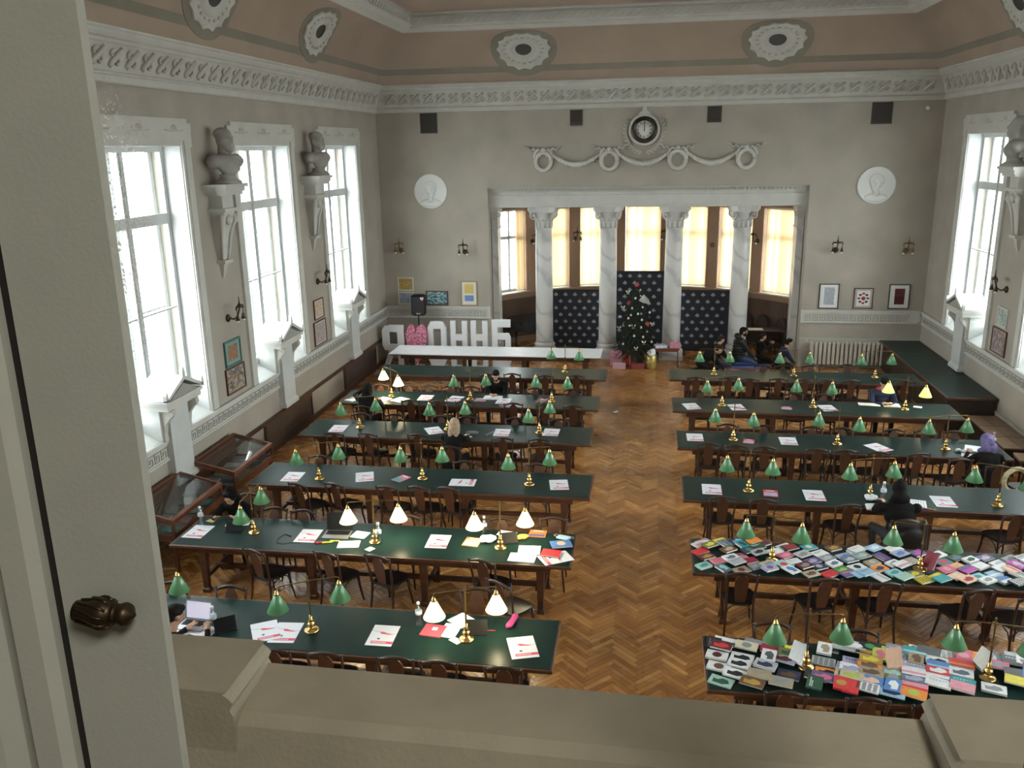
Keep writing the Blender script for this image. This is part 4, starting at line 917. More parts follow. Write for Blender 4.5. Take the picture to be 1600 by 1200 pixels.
LAMPS = [('L',1,None,(434,924),(528,908),(487,985),0), ('L',1,None,(681,932),(772,922),(729,999),1), ('L',1,'x',(205,915),(291,905),(237,968),0),
 ('L',2,None,(377,790),(406,763),(397,832),0), ('L',2,None,(548,786),(621,783),(586,847),1), ('L',2,None,(742,796),(819,791),(782,856),1),
 ('L',3,None,(463,697),(525,689),(499,748),0), ('L',3,None,(629,699),(687,699),(660,748),0), ('L',3,None,(798,707),(857,701),(827,757),0),
 ('L',4,None,(533,628),(584,622),(562,668),0), ('L',4,None,(671,629.5),(722,628),(700,671),0), ('L',4,None,(826,640),(860,626),(843,676),0),
 ('L',5,None,(598,577),(621,586.5),(612,619),1), ('L',5,None,(711.5,587.5),(758,586),(735,624),0), ('L',5,None,(839,587),(885,589),(862,627),0),
 ('L',6,None,(864.5,545),(903,547),(883,581),0),
 ('R',1,None,(1212,969),(1312,967),(1259,1043),0), ('R',1,None,(1498,974),(1600,985),(1543,1060),0),
 ('R',2,None,(1168.5,813),(1252,820),(1206,876),0), ('R',2,None,(1395,823),(1484,833),(1437,890),0),
 ('R',3,None,(1138,712.5),(1206,717),(1169.5,767),0), ('R',3,None,(1335,727),(1394.5,724.5),(1359,776),0), ('R',3,None,(1526,727),(1594,738),(1558.5,790),0),
 ('R',4,None,(1121,639),(1178,645),(1145.5,687),0), ('R',4,None,(1282,643),(1345,651),(1308,694),0), ('R',4,None,(1454.5,654),(1512,652),(1477,702),0),
 ('R',5,None,(1105,593.5),(1155,590),(1128,633),0), ('R',5,None,(1246.5,596),(1300,599),(1270,636),0), ('R',5,None,(1390,596),(1451,603),(1414,640),2),
 ('R',6,None,(1095,550),(1141,550.5),(1115.5,585),0), ('R',6,None,(1217,552),(1265.5,551.5),(1240,587),0), ('R',6,None,(1348,552.5),(1393,552),(1367,590),0)]
LP = [make_lamp(SHADEG), make_lamp(SHLIT, 1), make_lamp(SHLIT2, 0)]; used = [0, 0, 0]
cnt = {}; rows = []
for s, k, fl_, a_, b_, c_, lit in LAMPS:
    p = PZ(*c_, TZ); A = PZ(*a_, 1.345); B = PZ(*b_, 1.345); ang = math.atan2(B.y-A.y, B.x-A.x); rows.append((s, k, p, ang, lit))
rows.sort(key=lambda r_: (r_[0], r_[1], abs(r_[2].x)))
for s, k, p, ang, lit in rows:
    i = cnt.get((s, k), 0); cnt[(s, k)] = i+1
    l = LP[lit] if not used[lit] else copy_tree(LP[lit]); used[lit] = 1
    x0, yn = TAB[(s, k)]
    l.location = (p.x, min(max(p.y, yn+.16), yn+TD-.16), TZ); l.rotation_euler = (0, 0, ang)
    desc = ['brass two-armed lamp with green shades', 'brass two-armed lamp glowing bright yellow', 'brass two-armed lamp glowing dim lime'][lit]
    tag(l, '%s, %s from aisle, %s row from clock wall, %s' % (desc, ordw(i), ROW[k], blk(s)), 'lamp', 'brass reading lamps')
    if lit:
        for sx in (-1, 1):
            ld = bpy.data.lights.new('reading_lamp_light', 'POINT'); ld.energy = 9 if lit == 1 else 4; ld.color = (1, .84, .55); ld.shadow_soft_size = .04
            lo = bpy.data.objects.new('reading_lamp_light', ld); COL.objects.link(lo); lo.parent = l; lo.location = (sx*.345, 0, .335)

# ================================================================ along the walls
def display_case(y0, y1, label, books):
    x0, x1 = -7.58, -6.83; zb, zf = .99, .82        # back high, front low
    root = thing('display_case', ((x0+x1)/2, (y0+y1)/2, 0), 0, label, 'display case', 'glazed wooden display cases'); w2, l2 = (x1-x0)/2, (y1-y0)/2
    fz = lambda x_: zb+(zf-zb)*(x_+w2)/(2*w2)
    for s in (-1, 1):
        for x_ in (-w2+.035, w2-.035): MB().bbox(x_-.03, x_+.03, s*(l2-.035)-.03, s*(l2-.035)+.03, 0, .52, .006).build('leg', CASEW, root)
    MB().box(-w2, w2, -l2, l2, .50, .56).build('tray', CASEW, root)
    MB().box(-w2+.03, w2-.03, -l2+.03, l2-.03, .56, .566).build('lining', mat('grey_case_lining', (.16, .15, .13), .8), root)
    t_ = .035
    MB().box(w2-t_, w2, -l2, l2, .56, .61).box(w2-t_, w2, -l2, l2, fz(w2)-.05, fz(w2)).box(w2-t_, w2, -l2, -l2+t_, .61, fz(w2)-.05).box(w2-t_, w2, l2-t_, l2, .61, fz(w2)-.05).build('front_frame', CASEW, root)
    MB().box(-w2, -w2+t_, -l2, l2, .56, zb).build('back_board', CASEW, root)
    for s in (-1, 1):
        ya, yb = (-l2, -l2+t_) if s < 0 else (l2-t_, l2)
        MB().loft([[(-w2+t_, y_, zb-.07), (w2-t_, y_, fz(w2)-.055), (w2-t_, y_, fz(w2-t_)), (-w2+t_, y_, zb)] for y_ in (ya, yb)]).box(-w2+t_, w2-t_, ya, yb, .56, .60).build('side_frame', CASEW, root)
        MB().loft([[(-w2+t_, y_, .60), (w2-t_, y_, .60), (w2-t_, y_, fz(w2)-.055), (-w2+t_, y_, zb-.07)] for y_ in ((ya+yb)/2-.002, (ya+yb)/2+.002)]).build('side_pane', CASEGL, root)
    def slab(u0, u1, v0, v1, dz0, dz1):
        return [[(u, v, fz(u)+dz) for u, v in ((u0, v0), (u1, v0), (u1, v1), (u0, v1))] for dz in (dz0, dz1)]
    mb = MB()
    for r_ in ((-w2, -w2+.05, -l2, l2), (w2-.05, w2+.012, -l2, l2), (-w2+.05, w2-.05, -l2, -l2+.045), (-w2+.05, w2-.05, l2-.045, l2)): mb.loft(slab(*r_, 0.001, .022))
    mb.build('lid_frame', CASEW, root)
    MB().loft(slab(-w2+.05, w2-.05, -l2+.045, l2-.045, .008, .012)).build('lid_pane', CASEGL, root)
    MB().box(w2-.02, w2-.016, -l2+t_, l2-t_, .61, fz(w2)-.05).build('front_pane', CASEGL, root)
    random.seed(int(y0*10)); n = 0
    for i in range(4):
        for j in range(2):
            x_ = -w2+.22+j*.34+random.uniform(-.03, .03); y_ = -l2+.22+i*(2*l2-.44)/3+random.uniform(-.03, .03)
            c_ = books[n % len(books)]; n += 1
            bk = thing('exhibit_book', (root.location.x+x_, root.location.y+y_, .567), R(random.uniform(-12, 12)), '%s book lying in the display case %s, %s %s' % (c_[0], 'beside the window pier' if y0 > 12 else 'nearest the gallery', ['near-end', 'second', 'third', 'far-end'][i], 'at the wall' if j == 0 else 'at the front'), 'book', 'books in the display cases')
            MB().box(-.13, .13, -.09, .09, 0, .006).box(-.13, .13, -.09, .09, .026, .032).box(-.13, -.124, -.09, .09, .006, .026).build('cover', mat('exhibit_'+c_[0].replace(' ', '_'), c_[1], .6, noise=.25, nscale=12), bk)
            MB().box(-.123, .122, -.085, .085, .006, .026).build('pages', PAGES, bk)
display_case(12.72, 14.24, 'mahogany display case with slanted glass lid, beside the window pier', [('grey', (.22, .22, .22)), ('dark blue', (.04, .06, .12)), ('pale grey', (.42, .42, .40)), ('brown', (.15, .09, .05)), ('white', (.6, .6, .58)), ('black', (.03, .03, .03))])
display_case(10.75, 12.27, 'mahogany display case with slanted glass lid, nearest the gallery', [('olive', (.20, .19, .11)), ('teal', (.07, .25, .25)), ('tan', (.32, .26, .17)), ('rose', (.38, .16, .18)), ('khaki', (.25, .22, .13)), ('grey-green', (.2, .24, .2))])

# counter along the radiator-side wall
ct = thing('long_counter', (6.83, 21.55, 0), 0, 'long green-topped wall counter with dark wooden side along the wall', 'counter')
X0, X1, Y0, Y1 = -.52, .52, -2.84, 2.83
MB().bbox(X0, X1, Y0, Y1, TZ-.06, TZ-.004, .008).build('top_board', WOOD, ct)
for k in range(3): MB().box(X0+.03, X1-.01, Y0+.03+k*1.88, Y0+1.885+k*1.88, TZ-.006, TZ).build('linoleum_inset', GREEN, ct)
DKW = mat('very_dark_wood_panel', (.020, .011, .007), .45, noise=.2, nscale=6)
for k in range(5): MB().box(X0+.05, X0+.075, Y0+.06+k*1.11, Y0+1.15+k*1.11, .10, TZ-.06).build('side_panel', DKW, ct)
MB().box(X0+.06, X1-.02, Y0+.05, Y0+.075, .10, TZ-.06).build('end_panel', DKW, ct)
MB().box(X0+.08, X1-.02, Y0+.10, Y1-.02, 0, .10).build('plinth', DKW, ct)
# benches past the counter and two old chairs against the wall
bn = thing('wooden_bench', (7.02, 17.6, 0), 0, 'low brown wooden wall bench with panelled seat past the counter', 'bench')
MB().box(-.34, .28, -1.1, 1.0, .40, .42).build('seat_frame', WOOD, bn)
PALEW = mat('worn_pale_bench_wood', (.22, .14, .09), .5, noise=.2, nscale=8)
for k in range(3):
    for j in range(2): MB().box(-.33+.31*j, -.03+.31*j, -1.08+k*.70, -.40+k*.70, .42, .435).build('seat_panel', PALEW, bn)
MB().box(-.32, -.295, -1.08, .98, .05, .40).box(-.30, .26, -1.08, -1.055, .05, .40).build('front_board', DKW, bn)
for s in (-1, 1): MB().box(-.32, .26, s*.95-.04, s*.95+.03, 0, .05).build('foot', DKW, bn)
def ladder_chair(x, y, a, label):
    r_ = thing('wooden_side_chair', (x, y, 0), a, label, 'chair', 'old chairs on the wall side')
    for sx in (-1, 1):
        MB().tube([(sx*.19, -.20, 0), (sx*.19, -.19, .45), (sx*.19, -.24, .95)], .02, 6).build('back_leg', WOOD, r_); MB().tube([(sx*.19, .19, 0), (sx*.19, .19, .43)], .02, 6).build('front_leg', WOOD, r_)
    MB().box(-.22, .22, -.21, .22, .43, .47).build('seat', mat('caned_tan_seat', (.25, .16, .09), .6), r_)
    mb = MB(); mb.loft([[(.21*math.cos(t_*PI/10)*(1), -.235-.02*(z_-.6)*4, 0) for t_ in range(2)]]*2) if 0 else None
    MB().tube([(-.19, -.235, .93), (-.12, -.25, .99), (0, -.252, 1.01), (.12, -.25, .99), (.19, -.235, .93)], .022, 6).build('top_rail', WOOD, r_)
    for k in (-1, 0, 1): MB().box(k*.09-.02, k*.09+.02, -.235, -.222, .47, .98).build('back_slat', WOOD, r_)
ladder_chair(6.92, 15.3, R(90), 'wooden slat-back chair against the wall past the bench'); ladder_chair(6.92, 15.95, R(84), 'wooden slat-back chair between the bench and another chair')

# cream sectional radiator under the dado
rd = thing('sectional_radiator', (5.55, YW-.16, 0), 0, 'cream cast-iron sectional radiator under the framed prints', 'radiator')
seg = MB()
seg.bbox(-.040, .040, -.09, .06, .10, .74, .016)
seg.bbox(-.056, .056, -.06, .03, .66, .71, .012); seg.bbox(-.056, .056, -.06, .03, .13, .18, .012); sgm = seg.mesh('radiator_section', RADW)
for k in range(19): link('radiator_section', sgm, rd, (-1.04+k*.115, 0, 0))
MB().tube([(-1.1, 0, .13), (1.1, 0, .13)], .02, 6).tube([(-1.1, 0, .71), (1.1, 0, .71)], .02, 6).tube([(-1.1, 0, .71), (-1.17, 0, .71), (-1.19, 0, .80)], .018, 6).build('pipe', RADW, rd)
for x_ in (-.9, .9): MB().box(x_-.04, x_+.04, -.06, .04, 0, .10).build('foot', RADW, rd)

# ================================================================ backdrops, letters, tree
def emblem_outline():
    pts = [(0, .055)]
    for k in range(1, 8): a = PI/2-k*PI/7*1.0; pts.append((.066*math.cos(a)*1.0, -.018+.05*max(math.sin(a), -.2)))
    return [(0, .058), (.012, .040), (.034, .026), (.056, .006), (.066, -.016), (.05, -.028), (.016, -.026), (.012, -.048), (-.012, -.048), (-.016, -.026), (-.05, -.028), (-.066, -.016), (-.056, .006), (-.034, .026), (-.012, .040)]
EMO = emblem_outline()
def backdrop(x0, x1, z1, label, y=25.62):
    r_ = thing('backdrop_screen', ((x0+x1)/2, y, 0), 0, label, 'backdrop', 'navy backdrop screens'); a = (x1-x0)/2
    MB().bbox(-a, a, -.05, .05, .09, z1, .03).build('fabric_panel', NAVY, r_)
    for s in (-1, 1): MB().box(s*a*.7-.04, s*a*.7+.04, -.20, .20, 0, .03).build('foot', BLACK, r_); MB().tube([(s*a*.7, 0, .02), (s*a*.7, 0, .16)], .015, 6).build('stand_tube', BLACK, r_)
    mb = MB(); k = 0; z_ = z1-.14
    while z_ > .18:
        u = -a+.13+(.14 if k % 2 else 0)
        while u < a-.05: mb.loft([[(u+p[0]*.98, d, z_+p[1]*1.2) for p in EMO] for d in (-.0525, -.0505)]); u += .285
        z_ -= .205; k += 1
    mb.build('emblem_print', EMBL, r_, kind='stuff')
backdrop(-2.86, -1.36, 1.91, 'low navy backdrop with silver emblems between the piano column and the tree')
backdrop(-.95, .50, 2.47, 'tall navy backdrop with silver emblems behind the Christmas tree', 25.66)
backdrop(.90, 2.36, 1.93, 'low navy backdrop with silver emblems beside the kneeling people')

FOAM = mat('white_polystyrene', (.74, .74, .76), .75, noise=.03, nscale=20)
def letter(name, x, y, w_, h_, polys, holes, label, rz=0):
    """polys: outlines in unit box, each a slab; built from bars so that openings are real"""
    r_ = thing(name, (x, y, 0), rz, label, 'letter', 'white foam letters'); mb = MB()
    for p in polys: mb.loft([[(q[0]*w_-w_/2, d, q[1]*h_) for q in p] for d in (-.055, .055)])
    mb.build('letter_body', FOAM, r_); MB().box(-w_*.45, w_*.45, -.16, .16, -.0, .02).build('foot_plate', FOAM, r_); return r_
q4 = lambda x0, x1, y0, y1: [(x0, y0), (x1, y0), (x1, y1), (x0, y1)]
# Ya: loop on the upper two thirds, straight leg on the right, slanted leg on the left
YA = [[(0, .52), (.10, .40), (.10, .40), (.30, .40), (.30, .88), (.30, .98), (.12, .98), (0, .88)], q4(.30, .70, .84, 1.0), q4(.30, .70, .40, .54), [(.70, .015), (.98, .015), (.98, 1.0), (.70, 1.0)], [(.02, .015), (.26, .015), (.52, .40), (.30, .40)]]
letter('letter_ya', -7.18, 23.33, .64, 1.22, YA, None, 'white foam letter Я standing left of the pink heart')
OO = [[(0, .16), (.16, 0.015), (.28, .015), (.28, .99), (.18, 1.0), (0, .86)], [(.72, .015), (.84, .015), (1, .16), (1, .86), (.82, 1.0), (.72, .99)], q4(.28, .72, .84, 1.0), q4(.28, .72, .015, .16)]
letter('letter_o', -5.93, 23.5, .54, 1.31, OO, None, 'white foam letter О right beside the pink heart')
HH = [q4(0, .30, .015, 1), q4(.70, 1, .015, 1), q4(.30, .70, .58, .71)]
letter('letter_n', -5.29, 23.5, .48, 1.33, HH, None, 'white foam letter Н following straight after the round letter')
letter('letter_n', -4.70, 23.5, .48, 1.34, HH, None, 'white foam letter Н just before the last letter of the row')
BB = [q4(0, .30, .015, 1), q4(.30, 1, .85, 1), q4(.30, .72, .59, .72), q4(.30, .72, .015, .15), [(.72, .015), (.90, .015), (1, .10), (1, .64), (.90, .72), (.72, .72)]]
letter('letter_b', -4.07, 23.5, .53, 1.38, BB, None, 'white foam letter Б, last of the letters, by the piano')
ht = thing('pink_heart', (-6.52, 23.42, 0), 0, 'big pink flower-covered heart standing among the white letters', 'heart')
ol = []
for k in range(36):
    t_ = 2*PI*k/36; ol.append((.0178*16*math.sin(t_)**3*1.05, .040*(13*math.cos(t_)-5*math.cos(2*t_)-2*math.cos(3*t_)-math.cos(4*t_))))
zmin = min(p[1] for p in ol); zs = 1.20/(max(p[1] for p in ol)-zmin)
ol = [(p[0], (p[1]-zmin)*zs+.02) for p in ol]
PINK = mat('pink_tissue', (.62, .16, .28), .8, noise=.25, nscale=9); PINK2 = mat('pale_pink_tissue', (.78, .48, .56), .8)
MB().loft([[(p[0], d, p[1]) for p in ol] for d in (-.08, .08)]).build('heart_body', PINK, ht)
MB().box(-.18, .18, -.16, .16, 0, .02).build('foot_plate', FOAM, ht)
random.seed(3); mb = MB()
def inheart(x_, z_):
    c_ = False; j = len(ol)-1
    for i in range(len(ol)):
        if (ol[i][1] > z_) != (ol[j][1] > z_) and x_ < (ol[j][0]-ol[i][0])*(z_-ol[i][1])/(ol[j][1]-ol[i][1])+ol[i][0]: c_ = not c_
        j = i
    return c_
for k in range(1400):
    x_, z_ = random.uniform(-.32, .32), random.uniform(.05, 1.22)
    if inheart(x_, z_): mb.sphere((x_, -.085, z_), (.022, .02, .022), 5, 3, mi=0 if random.random() < .6 else 1)
mb.build('paper_flowers', [PINK, PINK2], ht, kind='stuff')
# loudspeaker
spk = thing('tripod_speaker_stand', (-6.58, 23.95, 0), 0, 'black tripod stand under the loudspeaker behind the heart', 'speaker stand')
MB().tube([(0, 0, .25), (0, 0, 1.40)], .018, 8).build('pole', BLACK, spk); MB().lathe([(.02, .55), (.035, .56), (.035, .64), (.02, .65)], 10).build('collar', BLACK, spk)
for k in range(3):
    a = R(90+120*k); MB().tube([(0, 0, .60), (.34*math.cos(a), .34*math.sin(a), .015)], .014, 6).build('leg', BLACK, spk)
sp_ = thing('loudspeaker', (-6.56, 23.95, 1.40), R(8), 'black loudspeaker with a pink heart sticker on its stand', 'speaker')
MB().bbox(-.20, .20, -.17, .17, 0, .60, .04).build('cabinet', BLACK, sp_); MB().box(-.17, .17, -.185, -.17, .04, .56).build('grille', mat('speaker_grille', (.02, .02, .022), .7), sp_)
MB().box(-.06, .06, -.19, -.186, .05, .09).build('name_plate', mat('silver_plate', (.5, .5, .5), .3, .8), sp_)
MB().prism([(0, -.055), (.055, .01), (.045, .05), (.02, .05), (0, .03), (-.02, .05), (-.045, .05), (-.055, .01)], 0, .003, M=tr(.12, -.187, .50) @ rotx(PI/2)).build('heart_sticker', PINK2, sp_)

# Christmas tree
tx, ty = -.30, 24.12
ct_ = thing('christmas_tree', (tx, ty, 0), 0, 'decorated dark green Christmas tree before the tall backdrop', 'Christmas tree')
MB().tube([(0, 0, .30), (0, 0, 2.25)], [.035, .01], 7).build('trunk', WOOD, ct_)
MB().lathe([(0, 0), (.20, 0), (.24, .34), (.22, .36), (0, .36)], 14).build('tub', mat('brown_tub', (.10, .055, .03), .7), ct_)
NEED = mat('dark_fir_needles', (.004, .012, .005), .7, noise=.3, nscale=6)
random.seed(11); mb = MB()
for i in range(380):
    t_ = (i+.5)/380; z_ = .42+1.82*t_; rr = 70e-2*(1-t_)**.85+.04; a = i*2.39996; rr *= random.uniform(.85, 1.08)
    tip = Vector((rr*math.cos(a), rr*math.sin(a), z_-.10-.14*rr)); base_ = Vector((0, 0, z_+.10)); d = (tip-base_); side = Vector((-math.sin(a), math.cos(a), 0))
    for j in range(16):
        u = .25+.75*j/15; c = base_+d*u; l_ = .085*(1.15-u*.7)
        for s in (-1, 1):
            e_ = c+side*s*l_*random.uniform(.7, 1.2)+d.normalized()*l_*.8+Vector((0, 0, random.uniform(-.03, .02)))
            mb.add([c+Vector((0, 0, .012)), c-Vector((0, 0, .012)), e_], [(0, 1, 2)]); mb.add([c+d.normalized()*.012, c-d.normalized()*.012, e_+Vector((0, 0, .015))], [(0, 1, 2)])
mb.build('needles', NEED, ct_, kind='stuff')
ORN = {'w': mat('white_bauble', (.75, .75, .72), .3), 's': mat('silver_bauble', (.55, .56, .6), .25, .5), 'y': mat('cream_bow', (.68, .66, .46), .6), 'r': mat('red_flower_ornament', (.42, .06, .05), .6)}
bauble = {k_: MB().sphere((0, 0, 0), .032, 9, 7).lathe([(.006, .03), (.01, .032), (.01, .042), (0, .044)], 6).mesh('bauble', ORN[k_]) for k_ in 'ws'}
bow = MB()
for s in (-1, 1): bow.loft([[(0, 0, -.012), (s*.05, -.01, .005), (s*.062, 0, .06), (s*.02, .01, .03)], [(0, -.012, -.012), (s*.05, -.022, .005), (s*.062, -.012, .06), (s*.02, -.005, .03)]])
for s in (-1, 1): bow.loft([[(0, 0, -.01), (s*.04, 0, -.055), (s*.015, 0, -.06)], [(0, -.008, -.01), (s*.04, -.008, -.055), (s*.015, -.008, -.06)]])
bowm = bow.mesh('bow', ORN['y']); fl_ = MB()
for k in range(6): fl_.sphere((0, 0, 0), (.045, .012, .022), 6, 4, M=roty(k*PI/3) @ tr(.035, -.005, 0))
fl_.sphere((0, -.015, 0), .016, 6, 4); flm = fl_.mesh('red_flower', ORN['r'])
for px, py, k_ in ((995, 446, 'r'), (983, 475, 'r'), (1011, 506, 'r'), (981, 458, 'y'), (1003, 465, 'y'), (973, 482, 'y'), (990, 508, 'y'), (967, 514, 'y'), (1006, 532, 'y'), (994, 540, 'y'), (998, 456, 'y'), (993, 467, 'w'), (1004, 481, 'w'), (1015, 490, 'w'), (1002, 490, 's'), (986, 492, 's'), (1003, 499, 'w'), (982, 497, 'w'), (974, 509, 's'), (1002, 510, 'w'), (1019, 508, 'y'), (991, 522, 'w'), (1005, 524, 'w'), (974, 535, 'w'), (1018, 533, 'w'), (988, 482, 's'), (997, 490, 'w'), (970, 497, 's'), (984, 507, 'w'), (1011, 517, 's')):
    p = PY(px, py, ty-.2); t_ = (p.z-.42)/1.82; rr = .64*(1-min(max(t_, 0), .98))**.85; dx = p.x-tx; dy = -math.sqrt(max(rr*rr-dx*dx, .002))
    nm, me_ = {'w': ('bauble', bauble['w']), 's': ('bauble', bauble['s']), 'y': ('bow', bowm), 'r': ('red_flower', flm)}[k_]
    link(nm, me_, ct_, (dx, dy*.95, p.z))
mb = MB()
for k in range(9):
    a = R(-60+k*18); mb.loft([[(0, 0, 0), (.14*math.sin(a)+.012*math.cos(a), 0, .16*math.cos(a)-.012*math.sin(a)), (.17*math.sin(a), 0, .20*math.cos(a)), (.14*math.sin(a)-.012*math.cos(a), 0, .16*math.cos(a)+.012*math.sin(a))], [(0, .006, 0), (.14*math.sin(a)+.012*math.cos(a), .006, .16*math.cos(a)-.012*math.sin(a)), (.17*math.sin(a), .006, .20*math.cos(a)), (.14*math.sin(a)-.012*math.cos(a), .006, .16*math.cos(a)+.012*math.sin(a))]])
mb.build('white_fan', ORN['w'], ct_, loc=(.20, -.22, 1.82), kind='stuff')
# gifts on the floor
def gift(px, py, w_, d_, h_, m_, ribbon, label, rz=0, z=0):
    p = PZ(px, py, z); g = thing('gift_box', (p.x, p.y+d_/2, z), rz, label, 'gift', 'gifts by the Christmas tree')
    MB().bbox(-w_/2, w_/2, -d_/2, d_/2, 0, h_, .008).build('box', m_, g)
    if ribbon: MB().box(-.015, .015, -d_/2-.003, d_/2+.003, 0.001, h_+.004).box(-w_/2-.003, w_/2+.003, -.015, .015, .001, h_+.004).build('ribbon', ribbon, g); MB().sphere((0, 0, h_+.02), (.05, .035, .025), 7, 5).build('ribbon_bow', ribbon, g)
PK = mat('pink_wrapping', (.50, .22, .27), .5, noise=.25, nscale=22); PK2 = mat('pale_pink_wrapping', (.62, .38, .42), .5, noise=.2, nscale=28); RDW = mat('red_wrapping', (.60, .03, .03), .4); MRW = mat('dark_red_patterned_wrapping', (.30, .06, .06), .5, noise=.4, nscale=20); WW = mat('white_blue_wrapping', (.62, .63, .72), .5, noise=.12, nscale=14); GOLD = mat('gold_stripes', (.5, .38, .12), .35, .5, noise=.4, nscale=18)
gift(962, 573, .34, .20, .44, PK, None, 'tall pink patterned gift box at the back of the gift pile'); gift(967, 577, .36, .20, .15, PK2, None, 'flat pale pink gift box in front of the tall pink box')
gift(984, 572, .28, .26, .32, RDW, PK2, 'bright red gift box with pale ribbon beside the pink gifts'); gift(997, 577, .36, .22, .15, MRW, None, 'dark red patterned gift box lying before the tree tub', R(-8))
gv = PZ(1017, 577, 0); g = thing('gold_gift_canister', (gv.x, gv.y+.13, 0), 0, 'gold striped gift canister topped with white tissue', 'gift', 'gifts by the Christmas tree')
MB().lathe([(0, 0), (.145, 0), (.15, .01), (.15, .38), (.14, .39), (0, .39)], 20).build('canister', GOLD, g)
me_ = fuse('tissue', [('ell', (0, 0, .42), (.13, .13, .10), 0), ('ell', (.04, .03, .49), (.08, .08, .07), 0), ('ell', (-.05, -.02, .46), (.07, .08, .07), 0)], .02, [PAPER], 1); link('tissue', me_, g)
st_ = thing('side_table', (.55, 24.0, 0), 0, 'small reddish wooden side table holding two gifts', 'table')
RDWOOD = mat('red_brown_wood', (.16, .045, .022), .4)
MB().bbox(-.36, .36, -.20, .20, .52, .55, .006).build('table_top', RDWOOD, st_); MB().box(-.30, .30, -.16, .16, .46, .52).build('apron', RDWOOD, st_)
for sx in (-1, 1):
    for sy in (-1, 1): MB().tube([(sx*.31, sy*.16, .52), (sx*.34, sy*.18, 0)], [.02, .014], 6).build('leg', RDWOOD, st_)
g = thing('gift_box', (.78, 23.98, .55), R(5), 'pink gift box with ribbon on the side table', 'gift', 'gifts by the Christmas tree'); MB().bbox(-.15, .15, -.10, .10, 0, .17, .008).build('box', PK, g); MB().sphere((0, 0, .18), (.07, .05, .03), 7, 5).build('ribbon_bow', PK2, g)
g = thing('gift_box', (.38, 23.98, .55), R(18), 'flat white-blue gift on the side table', 'gift', 'gifts by the Christmas tree'); MB().bbox(-.17, .17, -.12, .12, 0, .08, .006).build('box', WW, g); MB().box(-.012, .012, -.123, .123, .001, .083).build('ribbon', PAPER, g)

# ================================================================ inside the apse: grand piano, desks, old chairs
gp = thing('grand_piano', (-3.42, 26.15, 0), R(110), 'black lacquered grand piano behind the letters with polished lid', 'piano'); gp.scale = (.8, .8, .95)
body = [(-.75, -.70), (.75, -.70), (.75, -.30)]
for k in range(9): t_ = k/8; body.append((.75-.62*t_**1.5-.05*math.sin(PI*t_), -.30+1.35*t_))
body += [(-.05, 1.16), (-.35, 1.22), (-.62, 1.15), (-.75, .95)]
MB().prism(body, .68, .99).build('case', GLOSSB, gp); MB().prism([(x_*1.01, y_*1.01) for x_, y_ in body if True], 0, .022, M=tr(-.75, 0, 1.0) @ roty(R(-1)) @ tr(.75, 0, 0)).build('lid', GLOSSB, gp)
MB().box(-.72, .72, -.92, -.70, .66, .74).build('keybed', GLOSSB, gp); MB().box(-.62, .62, -.90, -.74, .74, .755).build('keyboard', mat('ivory_keys', (.7, .68, .6), .4), gp)
for x_, y_ in ((-.6, -.55), (.6, -.55), (-.3, .85)): MB().tube([(x_, y_, .68), (x_, y_, .12), (x_, y_, .0)], [.06, .04, .045], 8).build('leg', GLOSSB, gp)
MB().box(-.10, .10, -.45, -.35, .10, .68).build('pedal_lyre', GLOSSB, gp)
def desk(x, y, rz, label):
    r_ = thing('apse_desk', (x, y, 0), rz, label, 'desk', 'dark desks in the apse'); MB().bbox(-.6, .6, -.30, .30, .71, .745, .006).build('desk_top', DKW, r_)
    for sx in (-1, 1): MB().box(sx*.55-.02, sx*.55+.02, -.27, .27, 0, .71).build('side_panel', DKW, r_)
    MB().box(-.55, .55, .22, .24, .30, .71).build('modesty_board', DKW, r_)
def sheet(x, y, z, rz, label, name='paper_sheet', w_=.21, h_=.30, m_=None, group=None):
    r_ = thing(name, (x, y, z), rz, label, 'paper', group or 'papers'); MB().box(-w_/2, w_/2, -h_/2, h_/2, 0, .004).build('page_stack', m_ or PAPER, r_); return r_
for i, (x, y, a, lb) in enumerate(((3.42, 25.80, 3, 'nearest the kneeling man'), (1.75, 26.65, 8, 'behind the radiator-side backdrop'))):
    desk(x, y, R(-a), 'dark wooden desk in the apse %s' % lb); sheet(x-.25, y-.03, .745, R(-a+5), 'white papers on the apse desk %s' % lb, w_=.42, h_=.30, group='papers in the apse')
VELV = mat('dark_velvet_chair', (.035, .016, .012), .7)
def dome_chair(x, y, a, label):
    r_ = thing('round_back_chair', (x, y, 0), a, label, 'chair', 'round-backed chairs in the apse')
    MB().prism([(.23*math.cos(2*PI*k/14), .22*math.sin(2*PI*k/14)) for k in range(14)], .42, .48).build('seat', VELV, r_)
    for sx in (-1, 1):
        for sy in (-1, 1): MB().tube([(sx*.17, sy*.16, .42), (sx*.19, sy*.19, 0)], .016, 6).build('leg', CHAIRW, r_)
    MB().tube([(-.20, -.18, .44), (-.21, -.23, .75), (-.15, -.25, .92), (0, -.26, .98), (.15, -.25, .92), (.21, -.23, .75), (.20, -.18, .44)], .018, 6).build('back_hoop', CHAIRW, r_)
    MB().loft([[(u, -.20-(z_-.5)*.12+d, z_) for u, z_ in ((-.17, .5), (.17, .5), (.18, .75), (.12, .90), (0, .95), (-.12, .90), (-.18, .75))] for d in (-.012, .012)]).build('back_panel', VELV, r_)
for i in range(6):
    x = 1.5+i*.46; an = math.asin(min(.9, (x-AX)/(AR-.36))); y = AYC+(AR-.36)*math.cos(an)
    dome_chair(x, y, PI-an, 'dark round-backed chair along the apse wall, %s counted from the jamb pilaster' % ordw(5-i))
